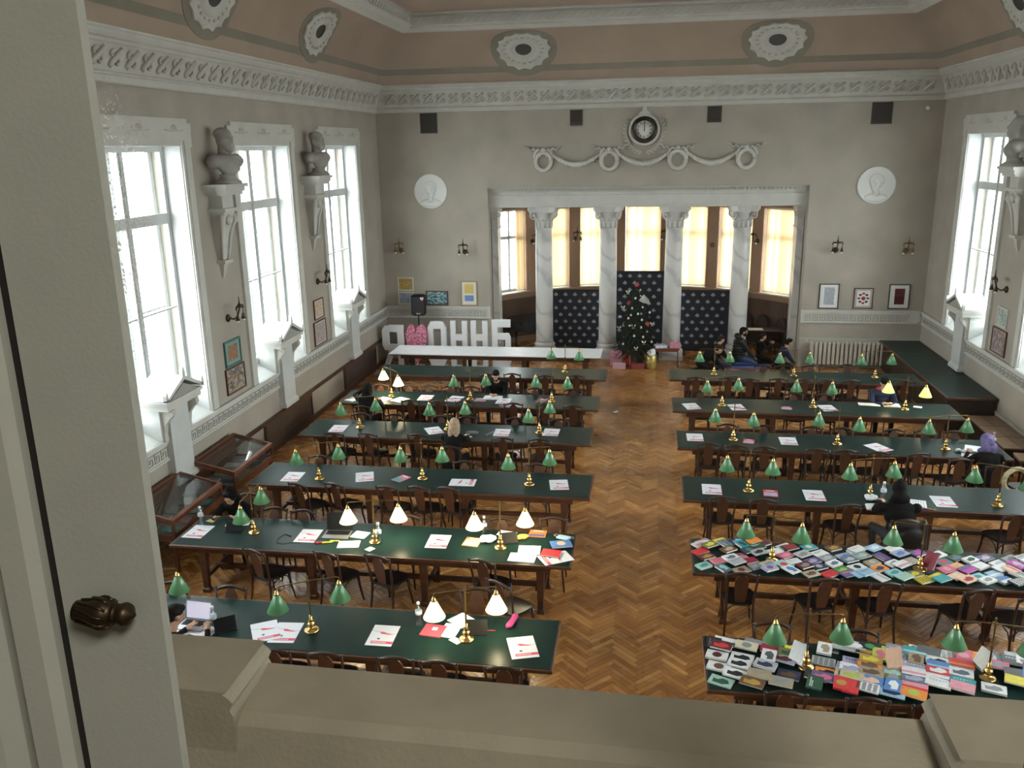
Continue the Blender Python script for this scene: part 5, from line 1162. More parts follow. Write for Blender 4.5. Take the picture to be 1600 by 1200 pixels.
# prayer rug
pr_ = PZ(1172, 567, 0); rg = thing('prayer_rug', (2.78, 24.28, 0), R(3), 'blue patterned prayer rug under the kneeling man', 'rug')
MB().box(-.62, .62, -.36, .36, 0, .012).build('rug_border', mat('violet_rug_border', (.06, .05, .22), .9, noise=.3, nscale=18), rg)
MB().box(-.55, .55, -.29, .29, .012, .015).build('rug_field', mat('blue_rug_field', (.09, .14, .42), .9, noise=.35, nscale=14), rg)
MB().box(-.60, .60, -.345, -.32, .012, .015).box(-.60, .60, .32, .345, .012, .015).build('rug_stripe', mat('red_rug_stripe', (.35, .06, .10), .9), rg)

# ================================================================ things on the tables
def S(ox, oy, s): return lambda x, y: (ox+x/s, oy+y/s)
PRED = mat('leaflet_red', (.62, .07, .11), .6); PGREY = mat('leaflet_grey', (.42, .42, .46), .6); PDK = mat('leaflet_ink', (.08, .08, .10), .6)
LEAFP = mat('white_leaflet_paper', (.72, .72, .77), .6)
def make_leaflet():
    r_ = link('leaflet', None, None); w_, h_ = .30, .42
    MB().box(-w_/2, w_/2, -h_/2, h_/2, 0, .003).build('sheet', LEAFP, r_)
    MB().box(-.10, .15, -.165, -.118, .003, .0038).build('red_banner', PRED, r_)
    mb = MB()
    for k in range(9): mb.box(-.085+k*.018, -.073+k*.018, -.150, -.134, .0038, .0043)
    mb.build('banner_lettering', LEAFP, r_, kind='stuff')
    mb = MB(); mb.add([(-.15, .10, .0032), (-.15, .09, .0032), (0, .045, .0032), (.15, .03, .0032), (.15, .038, .0032), (0, .056, .0032)], [(0, 1, 2, 5), (5, 2, 3, 4)]); mb.build('grey_line', PGREY, r_)
    mb = MB(); mb.add([(-.05, .075, .0034), (-.03, .03, .0034), (.05, .02, .0034), (.12, .02, .0034), (.03, .05, .0034), (.0, .07, .0034)], [(0, 1, 2, 3, 4, 5)]); mb.build('red_swoosh', PRED, r_)
    MB().prism([(-.03+.018*math.cos(2*PI*k/10), -.07+.016*math.sin(2*PI*k/10)) for k in range(10)], .003, .0038).build('ink_mark', PDK, r_)
    return r_
LFT = make_leaflet(); lf_first = True
z240, z540, z220, z540b = S(240,860,4.444), S(540,860,4.444), S(220,700,4), S(540,700,4)
z380, z650, z460, z680 = S(380,680,5.333), S(650,670,5.333), S(460,550,6.154), S(680,550,5.714)
z1050, z1310, z1030 = S(1050,660,5.714), S(1310,660,5.503), S(1030,520,5.714)
LEAFS = [('L',1,z540(205,517),z540(380,527),z540(315,670)), ('L',1,z540(1118,610),z540(1300,592),z540(1345,740)), ('L',1,z240(870,500),z240(1048,503),z240(970,645)),
 ('L',2,z220(335,480),z220(470,488),z220(385,567)), ('L',2,z220(1015,508),z220(1133,512),z220(1080,592)), ('L',2,z540b(535,540),z540b(660,545),z540b(625,630)),
 ('L',3,z380(370,305),z380(505,308),z380(460,388)), ('L',3,z380(935,312),z380(1090,300),z380(1092,383)), ('L',3,z650(1112,427),z650(1258,424),z650(1273,508)),
 ('L',4,z460(385,700),z460(528,702),z460(465,772)), ('L',4,z460(1252,730),z460(1395,712),z460(1432,780)), ('L',4,z680(540,685),z680(673,688),z680(655,753)), ('L',4,z680(988,683),z680(1118,688),z680(1085,752)),
 ('L',5,z680(140,393),z680(255,403),z680(210,445)), ('L',5,z680(565,415),z680(688,420),z680(660,462)), ('L',5,z460(1210,412),z460(1345,415),z460(1315,468)),
 ('R',3,z1050(262,547),z1050(440,555),z1050(450,650)), ('R',3,z1050(1163,600),z1050(1340,608),z1050(1378,705)), ('R',3,z1310(785,632),z1310(945,640),z1310(1022,733)),
 ('R',4,z1050(132,98),z1050(280,102),z1050(278,170)), ('R',4,z1050(945,130),z1050(1090,135),z1050(1133,205)), ('R',4,z1310(222,195),z1310(330,177),z1310(465,240)),
 ('R',5,z1030(200,630),z1030(325,624),z1030(378,682)), ('R',5,z1030(607,638),z1030(720,635),z1030(778,692)), ('R',5,z1030(1410,650),z1030(1550,647),z1030(1600,695))]
def place_leaflet(x, y, a, label, z=TZ):
    global lf_first
    l = LFT if lf_first else copy_tree(LFT); lf_first = False
    l.location = (x, y, z); l.rotation_euler = (0, 0, a); tag(l, label, 'leaflet', 'white leaflets with red banner'); return l
rows = []
for s, k, a_, b_, c_ in LEAFS:
    A, B, C_ = PZ(*a_, TZ), PZ(*b_, TZ), PZ(*c_, TZ); ce_ = (A+C_)/2; rows.append((s, k, ce_.x, ce_.y, math.atan2(B.y-A.y, B.x-A.x)))
rows.sort(key=lambda r_: (r_[0], r_[1], abs(r_[2]))); cnt = {}
for s, k, x, y, a in rows:
    i = cnt.get((s, k), 0); cnt[(s, k)] = i+1
    place_leaflet(x, y, a, 'white leaflet with red banner, %s from aisle, %s row from clock wall, %s' % (ordw(i), ROW[k], blk(s)))
p = PZ(*z240(760, 570), TZ); place_leaflet(p.x+.02, p.y+.02, R(30), 'white leaflet with red banner, tucked askew under another on the sixth row', TZ+.004)
p = PZ(723, 754, TZ); place_leaflet(p.x, p.y, R(92), 'white leaflet turned sideways beside a lamp in the fourth row, letters block')
p = PZ(868, 872, TZ); place_leaflet(p.x, p.y, R(-60), 'white leaflet lying under the red book in the fifth row')

# ---- books
BC = dict(white=(.72,.72,.72), offw=(.62,.60,.54), cream=(.60,.54,.40), lgrey=(.42,.43,.44), grey=(.24,.25,.26), dgrey=(.09,.095,.10), black=(.016,.017,.02), navy=(.025,.035,.09), blue=(.08,.20,.46), lblue=(.28,.46,.62), slate=(.11,.15,.20), teal=(.04,.28,.30), aqua=(.30,.55,.58), mint=(.34,.52,.44), green=(.05,.24,.08), dgreen=(.02,.075,.045), olive=(.16,.16,.05), lime=(.40,.46,.08), yellow=(.72,.60,.06), gold=(.42,.26,.05), orange=(.72,.24,.04), peach=(.72,.44,.30), tan=(.32,.26,.18), beige=(.45,.40,.30), brown=(.14,.07,.035), maroon=(.11,.02,.025), crimson=(.30,.015,.04), red=(.58,.035,.04), pink=(.66,.28,.34), rose=(.55,.12,.20), lilac=(.36,.35,.50), purple=(.13,.09,.22), magenta=(.45,.05,.35))
BN = dict(offw='off-white', lgrey='light grey', dgrey='dark grey', lblue='light blue', dgreen='dark green', lime='lime green')
def bm(c): return mat('book_'+c, BC[c], .5, noise=.10, nscale=25)
BMESH = {}
def book_meshes(w_, h_, t_):
    k = (w_, h_, t_)
    if k not in BMESH:
        cv_ = MB().box(-w_/2, w_/2, -h_/2, h_/2, 0, .002).box(-w_/2, w_/2, -h_/2, h_/2, t_-.002, t_).box(-w_/2, -w_/2+.003, -h_/2, h_/2, .002, t_-.002)
        BMESH[k] = (cv_, MB().box(-w_/2+.003, w_/2-.003, -h_/2+.003, h_/2-.003, .002, t_-.002))
    return BMESH[k]
CVM, PRM, PGM = {}, {}, {}
def print_mb(kind, w_, h_, t_):
    mb = MB(); z0, z1 = t_, t_+.0007
    if kind == 't':      # lines of title lettering
        for j, (y_, n_) in enumerate(((.26, 6), (.14, 4))):
            for k in range(n_): mb.box(-w_*.36+k*w_*.12, -w_*.28+k*w_*.12, h_*(y_-.04), h_*(y_+.04), z0, z1)
    elif kind == 'd': mb.prism([(w_*.22*math.cos(2*PI*k/14), h_*.02+w_*.22*math.sin(2*PI*k/14)) for k in range(14)], z0, z1)
    elif kind == 'b': mb.box(-w_*.5, w_*.5, -h_*.30, -h_*.06, z0, z1)
    elif kind == 'h': mb.box(-w_*.5, w_*.5, 0, h_*.5, z0, z1)
    elif kind == 'p': mb.prism([(-w_*.34, -h_*.30), (w_*.10, -h_*.34), (w_*.36, -h_*.10), (w_*.26, h_*.20), (0, h_*.30), (-w_*.16, h_*.06), (-w_*.36, h_*.12)], z0, z1)
    elif kind == 'x':
        for k in range(4):
            for j in range(5): mb.box(-w_*.40+k*w_*.22, -w_*.24+k*w_*.22, -h_*.42+j*h_*.18, -h_*.32+j*h_*.18, z0, z1)
    return mb
MOT = {'t': 'with title lettering', 'd': 'with a disc', 'b': 'with a colour band', 'h': 'in two colours', 'p': 'with a picture', 'x': 'with rows of lettering', 'n': 'with a plain cover'}
def obb_hit(a, b):
    for (cx, cy, w_, h_, an) in (a, b):
        for ax in (an, an+PI/2):
            ux, uy = math.cos(ax), math.sin(ax)
            def rad(o): return abs(o[2]/2*(math.cos(o[4])*ux+math.sin(o[4])*uy))+abs(o[3]/2*(-math.sin(o[4])*ux+math.cos(o[4])*uy))
            if abs((a[0]-b[0])*ux+(a[1]-b[1])*uy) > rad(a)+rad(b)-.004: return False
    return True
placed = []; LAMPAT = [(l_[0], l_[1], PZ(*l_[5], TZ)) for l_ in LAMPS if l_[0] == 'R' and l_[1] in (1, 2)]
def add_book(x, y, z, a, w_, h_, t_, c1, kind, c2, label, group):
    cvmb, pgmb = book_meshes(w_, h_, t_); k1 = (w_, h_, t_, c1)
    if k1 not in CVM: CVM[k1] = cvmb.mesh('book', bm(c1))
    if (w_, h_, t_) not in PGM: PGM[(w_, h_, t_)] = pgmb.mesh('pages', PAGES)
    b = link('book', CVM[k1], None, (x, y, z), (0, 0, a), None, label, 'book', group); link('pages', PGM[(w_, h_, t_)], b)
    if kind != 'n':
        k2 = (w_, h_, t_, kind, c2)
        if k2 not in PRM: PRM[k2] = print_mb(kind, w_, h_, t_).mesh('cover_print', bm(c2))
        link('cover_print', PRM[k2], b, kind='stuff' if kind in 'tx' else None)
    return b
def book_table(s, k, items, turn, sizes, seed):
    random.seed(seed); x0, yn = TAB[(s, k)]; seen = []
    lamps = sorted([p for ss, kk, p in LAMPAT if kk == k], key=lambda p: p.x)
    for (px, py, c1, kind, c2) in items:
        p = PZ(px, py, TZ+.012); w_, h_, t_ = random.choice(sizes); a = turn+R(random.uniform(-5, 5))
        if random.random() < .12: a += PI/2
        hx = abs(w_/2*math.cos(a))+abs(h_/2*math.sin(a)); hy = abs(w_/2*math.sin(a))+abs(h_/2*math.cos(a))
        x = min(max(p.x, x0+hx+.01), x0+TL_-hx-.01); y = min(max(p.y, yn+hy+.008), yn+TD-hy-.008)
        for lp in lamps:      # keep clear of the lamp feet
            d = Vector((x-lp.x, y-lp.y)); m_ = .10+w_*.5
            if d.length < m_: d = d.normalized()*m_ if d.length > 1e-4 else Vector((m_, 0)); x, y = lp.x+d.x, min(max(lp.y+d.y, yn+hy+.008), yn+TD-hy-.008)
        me_ = (x, y, w_, h_, a); z = TZ
        for o_, top in seen:
            if obb_hit(me_, o_): z = max(z, top)
        z = min(z, TZ+.042)+len(seen)*.00012; seen.append((me_, z+t_+.0008))
        u = (x-x0)/TL_; n = len(lamps)
        if abs(x-lamps[0].x) < .42: wh = 'by aisle lamp'
        elif x < lamps[0].x: wh = 'aisle end'
        elif n > 1 and abs(x-lamps[1].x) < .42: wh = 'by far lamp'
        elif n > 1 and x < lamps[1].x: wh = 'between lamps'
        else: wh = 'window end'
        nm = BN.get(c1, c1); mo_ = MOT[kind]
        if kind != 'n': mo_ = mo_.replace('a colour band', 'a %s band' % BN.get(c2, c2)).replace('a disc', 'a %s disc' % BN.get(c2, c2)).replace('two colours', 'two tones with %s' % BN.get(c2, c2)).replace('a picture', 'a %s picture' % BN.get(c2, c2)).replace('lettering', '%s lettering' % BN.get(c2, c2))
        edge = 'gallery edge' if y < yn+TD/2 else 'clock-wall edge'
        add_book(x, y, z, a, w_, h_, t_, c1, kind, c2, '%s book %s, %s row, %s, %s' % (nm, mo_, ROW[k], wh, edge), 'books laid out on the %s row' % ROW[k])
def parse(f, txt):
    out = []
    for it in txt.split(';'):
        q = it.split(); out.append((*f(float(q[0]), float(q[1])), q[2], q[3] if len(q) > 3 else 'n', q[4] if len(q) > 4 else 'white'))
    return out
B2 = parse(S(1050,800,5.333), "265 240 lilac p white;215 275 offw p pink;400 245 yellow b black;540 250 navy p lblue;680 265 orange n;770 280 brown p maroon;315 290 olive p yellow;440 285 slate t lgrey;580 295 teal p dgreen;710 310 dgreen t white;220 330 red n;290 372 maroon p gold;390 410 pink x red;470 335 brown p beige;555 370 pink t maroon;490 395 white p slate;640 340 navy d green;720 355 lgrey p black;265 450 mint p teal;425 470 slate p aqua;540 435 lgrey t grey;650 410 crimson n;580 485 tan d maroon;700 455 grey p lilac;815 435 beige p grey;815 495 lilac d purple;930 460 aqua d red;990 505 white p blue;860 330 white n;940 290 white t black;985 305 black x red;945 365 rose p pink;1090 365 lgrey p grey;1140 295 teal d cream;1015 420 white t lgrey;1230 345 white t slate;1345 305 brown p gold;1170 410 purple p lilac;1225 460 navy d lgrey;1105 465 maroon p grey;1160 515 beige p brown;1290 385 grey p lgrey;1350 435 white p slate;1320 520 red t crimson;1420 490 green p lime;1440 370 lilac p blue;1480 410 slate p lgrey;1530 330 white x grey;1545 460 white d black;1480 545 purple t pink;1570 540 lblue n;1575 385 mint p grey")
B2 += parse(S(1320,800,5.714), "110 350 white t lgrey;260 345 lblue p white;330 405 purple t lilac;435 355 white t lgrey;490 395 lilac p blue;150 415 grey p mint;245 460 tan d lgrey;435 465 white p grey;310 510 orange p navy;520 490 white b pink;590 445 beige n;650 375 purple p magenta;440 550 aqua p teal;320 600 white b lgrey;190 570 lblue t slate;620 560 olive p yellow;540 615 mint t lblue;715 615 yellow x black;840 580 yellow n;880 640 teal n;830 385 white d black;880 450 slate d red;990 410 dgreen p slate;1000 490 orange x cream;910 530 rose d pink;1000 590 peach d cream;1090 540 magenta h purple;1105 640 peach p crimson;1120 435 white p dgreen;1210 490 white n;1250 415 purple p lgrey;1190 590 aqua d teal;1275 650 white p grey;1330 565 lblue b white;1430 620 white h blue;1370 470 white p lgrey;1400 525 white n;1480 445 grey p dgrey;1540 500 magenta p lgrey;1480 550 peach b rose;1550 590 lgrey p grey;1570 680 black x white;1590 440 lgrey t slate;1650 470 white p grey;1680 560 lblue n;1660 640 beige t brown;1740 520 slate t white;1740 610 white d red")
B1 = parse(S(1080,950,5.714), "295 255 navy h white;150 320 black t grey;270 360 maroon p red;565 285 grey b maroon;495 345 cream d grey;765 335 black t white;940 300 black x white;1200 290 dgrey t grey;720 390 crimson n;230 425 white d maroon;200 520 white d brown;455 440 white p black;430 510 white p black;395 600 white p black;250 650 mint p dgreen;545 690 brown p gold;690 460 white p dgrey;660 540 lgrey p navy;605 620 tan t grey;800 690 tan p grey;905 385 black p yellow;880 440 olive p dgreen;870 490 lilac p maroon;870 600 navy p brown;1190 385 white p tan;1360 350 lgrey p mint;1180 480 lgrey x dgrey;1200 580 orange p black;1090 600 black d blue;1100 700 dgreen t white;1180 645 purple p rose;1340 710 red d gold;1400 560 lilac t white;1390 625 beige p olive;1450 350 lgrey p white")
B1 += parse(S(1320,950,5.714), "210 365 black d green;320 380 black p lime;205 420 black p gold;310 450 lime p rose;80 490 lilac t purple;230 495 gold p yellow;220 545 orange p brown;60 570 white p lilac;60 640 beige p lime;235 605 tan p brown;230 680 blue p peach;190 740 white x black;50 735 red t white;455 375 grey p lilac;445 430 slate p lgrey;430 610 grey p mint;425 660 olive p grey;425 730 blue p white;420 790 lblue p navy;650 365 white x black;620 425 teal b aqua;630 490 tan p brown;605 555 lilac t white;610 610 white b pink;615 665 slate p lilac;620 740 red h pink;620 820 orange d lime;855 345 white x grey;740 410 dgrey n;830 510 white p black;835 555 blue b lblue;830 600 red p white;830 665 navy h white;830 705 white t lgrey;1085 405 orange t cream;1060 465 rose d pink;1040 535 red b orange;1035 620 white p slate;1045 700 teal t aqua;1045 745 pink n;1310 410 green p white;1300 480 slate p lgrey;1330 560 rose p grey;1330 730 white p grey;1500 430 lgrey n;1510 510 dgrey t lgrey;1530 620 dgrey n;1540 690 yellow n;1640 520 white p grey;1660 620 blue t white;1700 560 crimson n;1620 440 lgrey p slate")
book_table('R', 2, B2, R(34), [(.205, .142, .018), (.20, .14, .024), (.215, .150, .014), (.19, .132, .028)], 5)
book_table('R', 1, B1, R(-18), [(.235, .152, .018), (.24, .158, .013), (.225, .15, .024)], 9)
def leaning(px, py, k, label, c1, a):
    p = PZ(px, py, TZ+.06); r_ = thing('standing_book', (p.x, p.y, TZ+.03), a, label, 'book', 'standing books'); t_ = .02
    M_ = rotx(R(62)); MB().box(-.08, .08, 0, .22, 0, .002, M=M_).box(-.08, .08, 0, .22, t_-.002, t_, M=M_).box(-.08, -.077, 0, .22, .002, t_-.002, M=M_).build('cover', bm(c1), r_); MB().box(-.077, .077, .003, .217, .002, t_-.002, M=M_).build('pages', PAGES, r_)
leaning(1450, 885, 2, 'dark red book propped upright against the lamp, fifth row book table', 'crimson', R(-50))
leaning(1399, 1043, 1, 'pale peach card book propped upright, sixth row book table', 'peach', R(10)); leaning(1243, 1032, 1, 'white book propped upright by the lamp nearest aisle, sixth row', 'white', R(-40))
leaning(1528, 1040, 1, 'thin white book propped on edge by the far lamp, sixth row', 'offw', R(-70))

# ---- small things readers have brought
CLEAR = glass_thin('clear_plastic', (.86, .90, .93), .16, .08); CAPW = mat('white_bottle_cap', (.75, .75, .77), .4); PINKCAP = mat('pink_bottle_cap', (.7, .3, .45), .4); LABELB = mat('blue_bottle_label', (.58, .62, .66), .5)
def bottle(px, py, label, cap=None, s=1.):
    p = PZ(px, py, TZ); r_ = thing('water_bottle', (p.x, p.y, TZ), 0, label, 'bottle', 'water bottles')
    MB().lathe([(.001, .002), (.028, .0), (.032, .008), (.031, .06), (.027, .085), (.032, .11), (.031, .15), (.020, .185), (.013, .20), (.013, .215), (.001, .216)], 14, M=Matrix.Scale(s, 4)).build('body', CLEAR, r_)
    MB().lathe([(.0, .212), (.016, .212), (.016, .232), (.0, .234)], 12, M=Matrix.Scale(s, 4)).build('cap', cap or CAPW, r_); MB().lathe([(.0325, .112), (.0325, .148)], 14, M=Matrix.Scale(s, 4)).build('wrap_label', LABELB if cap is None else CAPW, r_)
bottle(655, 976, 'clear water bottle beside the red folder, sixth row, letters block', s=1.25); bottle(335, 984, 'water bottle with white cap beside the open laptop, sixth row', s=1.3); bottle(315, 820, 'water bottle beside the hooded reader near the display case', s=1.25)
bottle(592, 849, 'water bottle against a lit lamp beside the dark laptop, fifth row', s=1.35); bottle(757, 836, 'water bottle under a glowing lamp beside crumpled tissue, fifth row', s=1.25); bottle(621, 614, 'water bottle with pink base glowing under a lamp, second row', s=1.3)
bottle(1379, 783, 'water bottle beside the reader in a black hood, fourth row', s=1.35); bottle(1551, 700, 'water bottle with pink cap behind the violet headscarf, third row', PINKCAP, 1.25)
SILV = mat('laptop_silver', (.30, .30, .32), .35, .6); SCR = mat('lit_laptop_screen', (.5, .48, .58), .4, emit=(.62, .58, .72), estr=.55); SCRD = mat('dark_laptop_screen', (.012, .013, .015), .12); KEYS = mat('black_keys', (.008, .008, .009), .6, spec=.2)
def laptop(px, py, rz, label, lit=True, w_=.33):
    p = PZ(px, py, TZ); r_ = thing('laptop', (p.x, p.y, TZ), rz, label, 'laptop', 'laptops'); d_ = w_*.68
    MB().bbox(-w_/2, w_/2, -d_/2, d_/2, 0, .016, .003).build('base', SILV, r_); MB().box(-w_*.44, w_*.44, -.02, d_*.42, .016, .018).build('keyboard', KEYS, r_); MB().box(-.05, .05, -d_*.42, -.04, .016, .0168).build('touchpad', SILV, r_)
    M_ = tr(0, d_/2, .016) @ rotx(R(-12)); MB().box(-w_/2, w_/2, 0, .008, 0, d_, M=M_).build('lid', SILV if lit else KEYS, r_); MB().box(-w_*.47, w_*.47, -.001, 0, d_*.07, d_*.95, M=M_).build('screen', SCR if lit else SCRD, r_)
laptop(302, 978, R(-4), 'open silver laptop with lit screen before the reader, sixth row'); laptop(527, 836, R(3), 'open laptop with dark screen beside the highlighter pens, fifth row', False, .38)
def flatsheet(px, py, w_, h_, a, label, m_=None, name='paper_sheet', t_=.004, cat='paper', z=TZ, part='sheet'):
    p = PZ(px, py, z); r_ = thing(name, (p.x, p.y, z), R(a), label, cat, 'papers on the tables' if cat == 'paper' else None); MB().box(-w_/2, w_/2, -h_/2, h_/2, 0, t_).build(part, m_ or PAPER, r_); return r_
NOTE = [(286,987,.20,.28,-35,'white notes before the reader with the lit laptop'), (318,986,.30,.22,-12,'white sheet under the water bottle, sixth row'), (722,970,.26,.24,-38,'white sheet under the black tablet, sixth row'), (703,986,.20,.28,-8,'scribbled white sheet beside the red folder, sixth row'), (712,1001,.14,.09,-35,'small white note by the lamp foot, sixth row'),
 (372,818,.34,.16,12,'white sheet behind the black tablet, fifth row'), (545,851,.30,.21,10,'white sheet beside the green highlighter, fifth row'), (563,836,.22,.20,-10,'open notebook page with a dark stamp, fifth row'), (578,858,.10,.11,-30,'small white note before the bottle, fifth row'),
 (792,834,.26,.16,-12,'white envelope under a glowing lamp, fifth row'), (827,860,.30,.26,3,'stack of white notes beside the red book, fifth row'), (816,872,.36,.24,-3,'open white exercise book with a red pen, fifth row'),
 (727,683,.22,.16,-10,'white sheet before the fair-haired woman, third row'), (551,624,.24,.28,-22,'pale blue-white papers at the window end, second row'), (599,624,.26,.30,-22,'lit white papers before the reader, second row'), (625,625,.28,.32,-28,'lit white papers right of the lamp foot, second row'),
 (1358,632,.42,.20,-6,'white papers before the reader in navy, second row'), (1434,636,.16,.12,-20,'crumpled white cloth by the lit lamp, second row'), (1527,702,.40,.32,-20,'loose white papers before the violet headscarf, third row'), (1512,712,.20,.16,-20,'small white card before the violet headscarf, third row'), (1536,713,.24,.16,0,'white exercise book beside the violet headscarf, third row')]
for k, (px, py, w_, h_, a, lb) in enumerate(NOTE): flatsheet(px, py, w_, h_, a, lb, t_=.003+.002*(k % 4))
flatsheet(330, 814, .13, .08, -15, 'yellow slip of paper before the hooded reader', mat('yellow_paper', (.5, .36, .12), .7)); flatsheet(738, 677, .22, .10, -5, 'grey pencil case before the fair-haired woman', mat('grey_case', (.12, .12, .13), .7), 'pencil_case', .03, 'pencil case', part='case_body')
flatsheet(766, 677, .05, .28, -25, 'grey ruler lying between leaflets, third row', mat('grey_ruler', (.16, .16, .19), .5), 'ruler', .004, 'ruler', part='rule')
mg = lambda n, c: art(n, c, 4, 'vor', 2)
def magazine(px, py, w_, h_, a, label, c1, c2, lo_=.5):
    r_ = flatsheet(px, py, w_, h_, a, label, bm(c1), 'magazine', .006, 'magazine', part='cover'); MB().box(-w_/2+.01, w_/2-.01, -h_/2+.01, -h_/2+h_*lo_, .006, .0068).build('cover_print', bm(c2), r_); MB().box(-w_*.3, w_*.3, h_*.30, h_*.40, .006, .0068).build('title', PAPER, r_)
magazine(738, 847, .23, .27, -6, 'cream magazine with orange masthead and round design, fifth row', 'orange', 'cream', .72); magazine(627, 748, .20, .28, -30, 'teal and red magazine between the lamps, fourth row', 'rose', 'teal'); magazine(751, 625, .24, .22, -3, 'small red and grey booklet, second row, letters block', 'lgrey', 'rose'); magazine(846, 626, .20, .26, -25, 'small patterned booklet near the aisle, second row', 'rose', 'slate')
magazine(1204, 771, .22, .26, -5, 'small booklet with a red head and photo, fourth row', 'red', 'lilac', .62); magazine(1170, 690, .20, .24, -12, 'small booklet with a red head and photo, third row', 'red', 'lilac', .62); magazine(1229, 638, .22, .22, -8, 'small booklet with a red head and photo, second row', 'crimson', 'lilac', .62)
magazine(840, 834, .24, .22, -2, 'orange and purple workbook at the back of the fifth row', 'orange', 'purple', .4)
def simple_book(px, py, w_, h_, t_, a, c1, kind, c2, label): p = PZ(px, py, TZ); add_book(p.x, p.y, TZ+.006, R(a), w_, h_, t_, c1, kind, c2, label, 'books readers have brought')
simple_book(861, 866, .26, .19, .018, -8, 'red', 't', 'crimson', 'bright red book beside the blue book, fifth row'); p = PZ(874, 856, TZ); add_book(p.x+.02, p.y+.04, TZ+.028, R(18), .28, .20, .02, 'blue', 'd', 'peach', 'blue book with a picture lying on the red book, fifth row', 'books readers have brought')
# red folder, tablets, pencil case, pens
fd = flatsheet(677, 986, .25, .24, -6, 'red folder with a white tag lying under the glowing lamp', mat('red_folder', (.55, .08, .12), .5), 'folder', .012, 'folder', part='cover'); MB().box(-.02, .04, .0, .06, .012, .014).build('white_tag', PAPER, fd)
def tablet(px, py, rz, label, up=60):
    p = PZ(px, py, TZ); r_ = thing('tablet', (p.x, p.y, TZ), R(rz), label, 'tablet', 'black tablets'); MB().box(-.12, .12, -.10, .02, 0, .006).build('folding_stand', KEYS, r_); MB().box(-.12, .12, 0, .010, 0, .155, M=tr(0, -.06, .006) @ rotx(R(up-90))).build('slab', KEYS, r_)
tablet(368, 828, 4, 'black tablet on a stand before the hooded reader', 68); tablet(745, 986, 8, 'black tablet on a stand beside the lamp foot, sixth row', 50); tablet(795, 846, 20, 'small black tablet beside the white envelope, fifth row', 45); tablet(352, 982, 35, 'black tablet on a stand beside the water bottle, sixth row', 66)
pc = PZ(799, 975, TZ); r_ = thing('pencil_case', (pc.x, pc.y, TZ), R(-10), 'pink and black pencil case near the table corner', 'pencil case'); me_ = fuse('pouch', [('cap', (0, -.10, .035), (0, .12, .035), .036, .034, 0), ('cap', (.02, -.10, .04), (.02, .12, .04), .03, .03, 0)], .012, [mat('magenta_fabric', (.42, .04, .16), .7)], 2); link('pouch', me_, r_); MB().tube([(-.02, -.11, .05), (-.022, 0, .07), (-.02, .11, .05)], .008, 5).build('zip', KEYS, r_)
def pen(px, py, a, c, label, L_=.14, r0_=.006): p = PZ(px, py, TZ); r_ = thing('pen', (p.x, p.y, TZ+r0_), R(a), label, 'pen', 'pens and markers'); MB().lathe([(0, -L_/2), (r0_, -L_/2), (r0_, L_*.3), (r0_*.6, L_*.38), (r0_*.2, L_/2), (0, L_/2)], 8, M=roty(PI/2)).build('barrel', mat('pen_'+c, BC.get(c, (.1, .1, .1)), .4), r_); MB().lathe([(r0_*1.1, -L_/2-.002), (r0_*1.1, -L_*.2)], 8, M=roty(PI/2)).build('pen_cap', bm(c), r_)
pen(764, 986, 8, 'red', 'red pen lying near the black tablet, sixth row', .16); pen(501, 849, 14, 'red', 'red highlighter beside the laptop, fifth row', .15, .012); pen(512, 848.5, 16, 'yellow', 'yellow highlighter beside the laptop, fifth row', .15, .012); pen(524, 846.5, 6, 'lime', 'green highlighter beside the laptop, fifth row', .15, .012); pen(811, 868, 5, 'red', 'red pen on the open exercise book, fifth row'); 
pen(1447, 796, -40, 'magenta', 'violet marker beside the checked notebook, fourth row', .13, .01); pen(1456, 797, -30, 'lime', 'green marker beside the checked notebook, fourth row', .13, .011); pen(1462, 796, -70, 'slate', 'dark pen beside the green marker, fourth row', .14, .007)
nb_ = flatsheet(1432, 788, .27, .30, -12, 'black and white checked notebook beside the hooded reader', PAPER, 'notebook', .014, 'notebook', part='cover'); mb = MB()
for i in range(7):
    for j in range(8): mb.box(-.125+i*.036, -.107+i*.036, -.14+j*.036, -.132+j*.036, .014, .0147)
mb.build('check_print', INK, nb_, kind='stuff')
def crumple(px, py, label, m_, s=1., name='crumpled_tissue', cat='tissue'):
    p = PZ(px, py, TZ); random.seed(int(px)); r_ = thing(name, (p.x, p.y, TZ), 0, label, cat, 'tissues and masks'); pr2 = [('ell', (random.uniform(-.06, .06)*s, random.uniform(-.05, .05)*s, .03*s), (random.uniform(.025, .05)*s, random.uniform(.02, .05)*s, .028*s), 0) for _ in range(7)]
    link('folds', fuse('folds', pr2, .012, [m_], 1), r_)
MASKW = mat('white_tissue', (.74, .76, .78), .8); MASKB = mat('pale_blue_mask', (.45, .62, .70), .8)
crumple(763, 847, 'crumpled white tissue by the lamp foot, fifth row', MASKW, 1.5); crumple(817, 842, 'orange and yellow wrapper under the lamp, fifth row', mat('orange_wrapper', (.6, .35, .06), .5), 1.1, 'snack_wrapper', 'wrapper'); crumple(1361, 781, 'crumpled white face mask beside the open book, fourth row', MASKW, 1.2); crumple(1504, 707, 'crumpled grey-white tissue before the violet headscarf, third row', MASKW, 1.0)
p = PZ(880, 840, TZ); r_ = thing('face_mask', (p.x, p.y, TZ), R(-15), 'pale blue face mask with ear loops at the aisle corner, fifth row', 'face mask'); MB().loft([[(-.09, -.05, 0), (.09, -.06, 0), (.10, .05, 0), (-.08, .05, 0)], [(-.08, -.04, .02), (.08, -.05, .02), (.085, .04, .018), (-.07, .04, .02)]]).build('mask_cloth', MASKB, r_)
for s in (-1, 1): MB().tube([(s*.085, .04, .01), (s*.13, .06, .006), (s*.15, .02, .006), (s*.09, -.02, .01)], .003, 5).build('ear_loop', MASKW, r_)
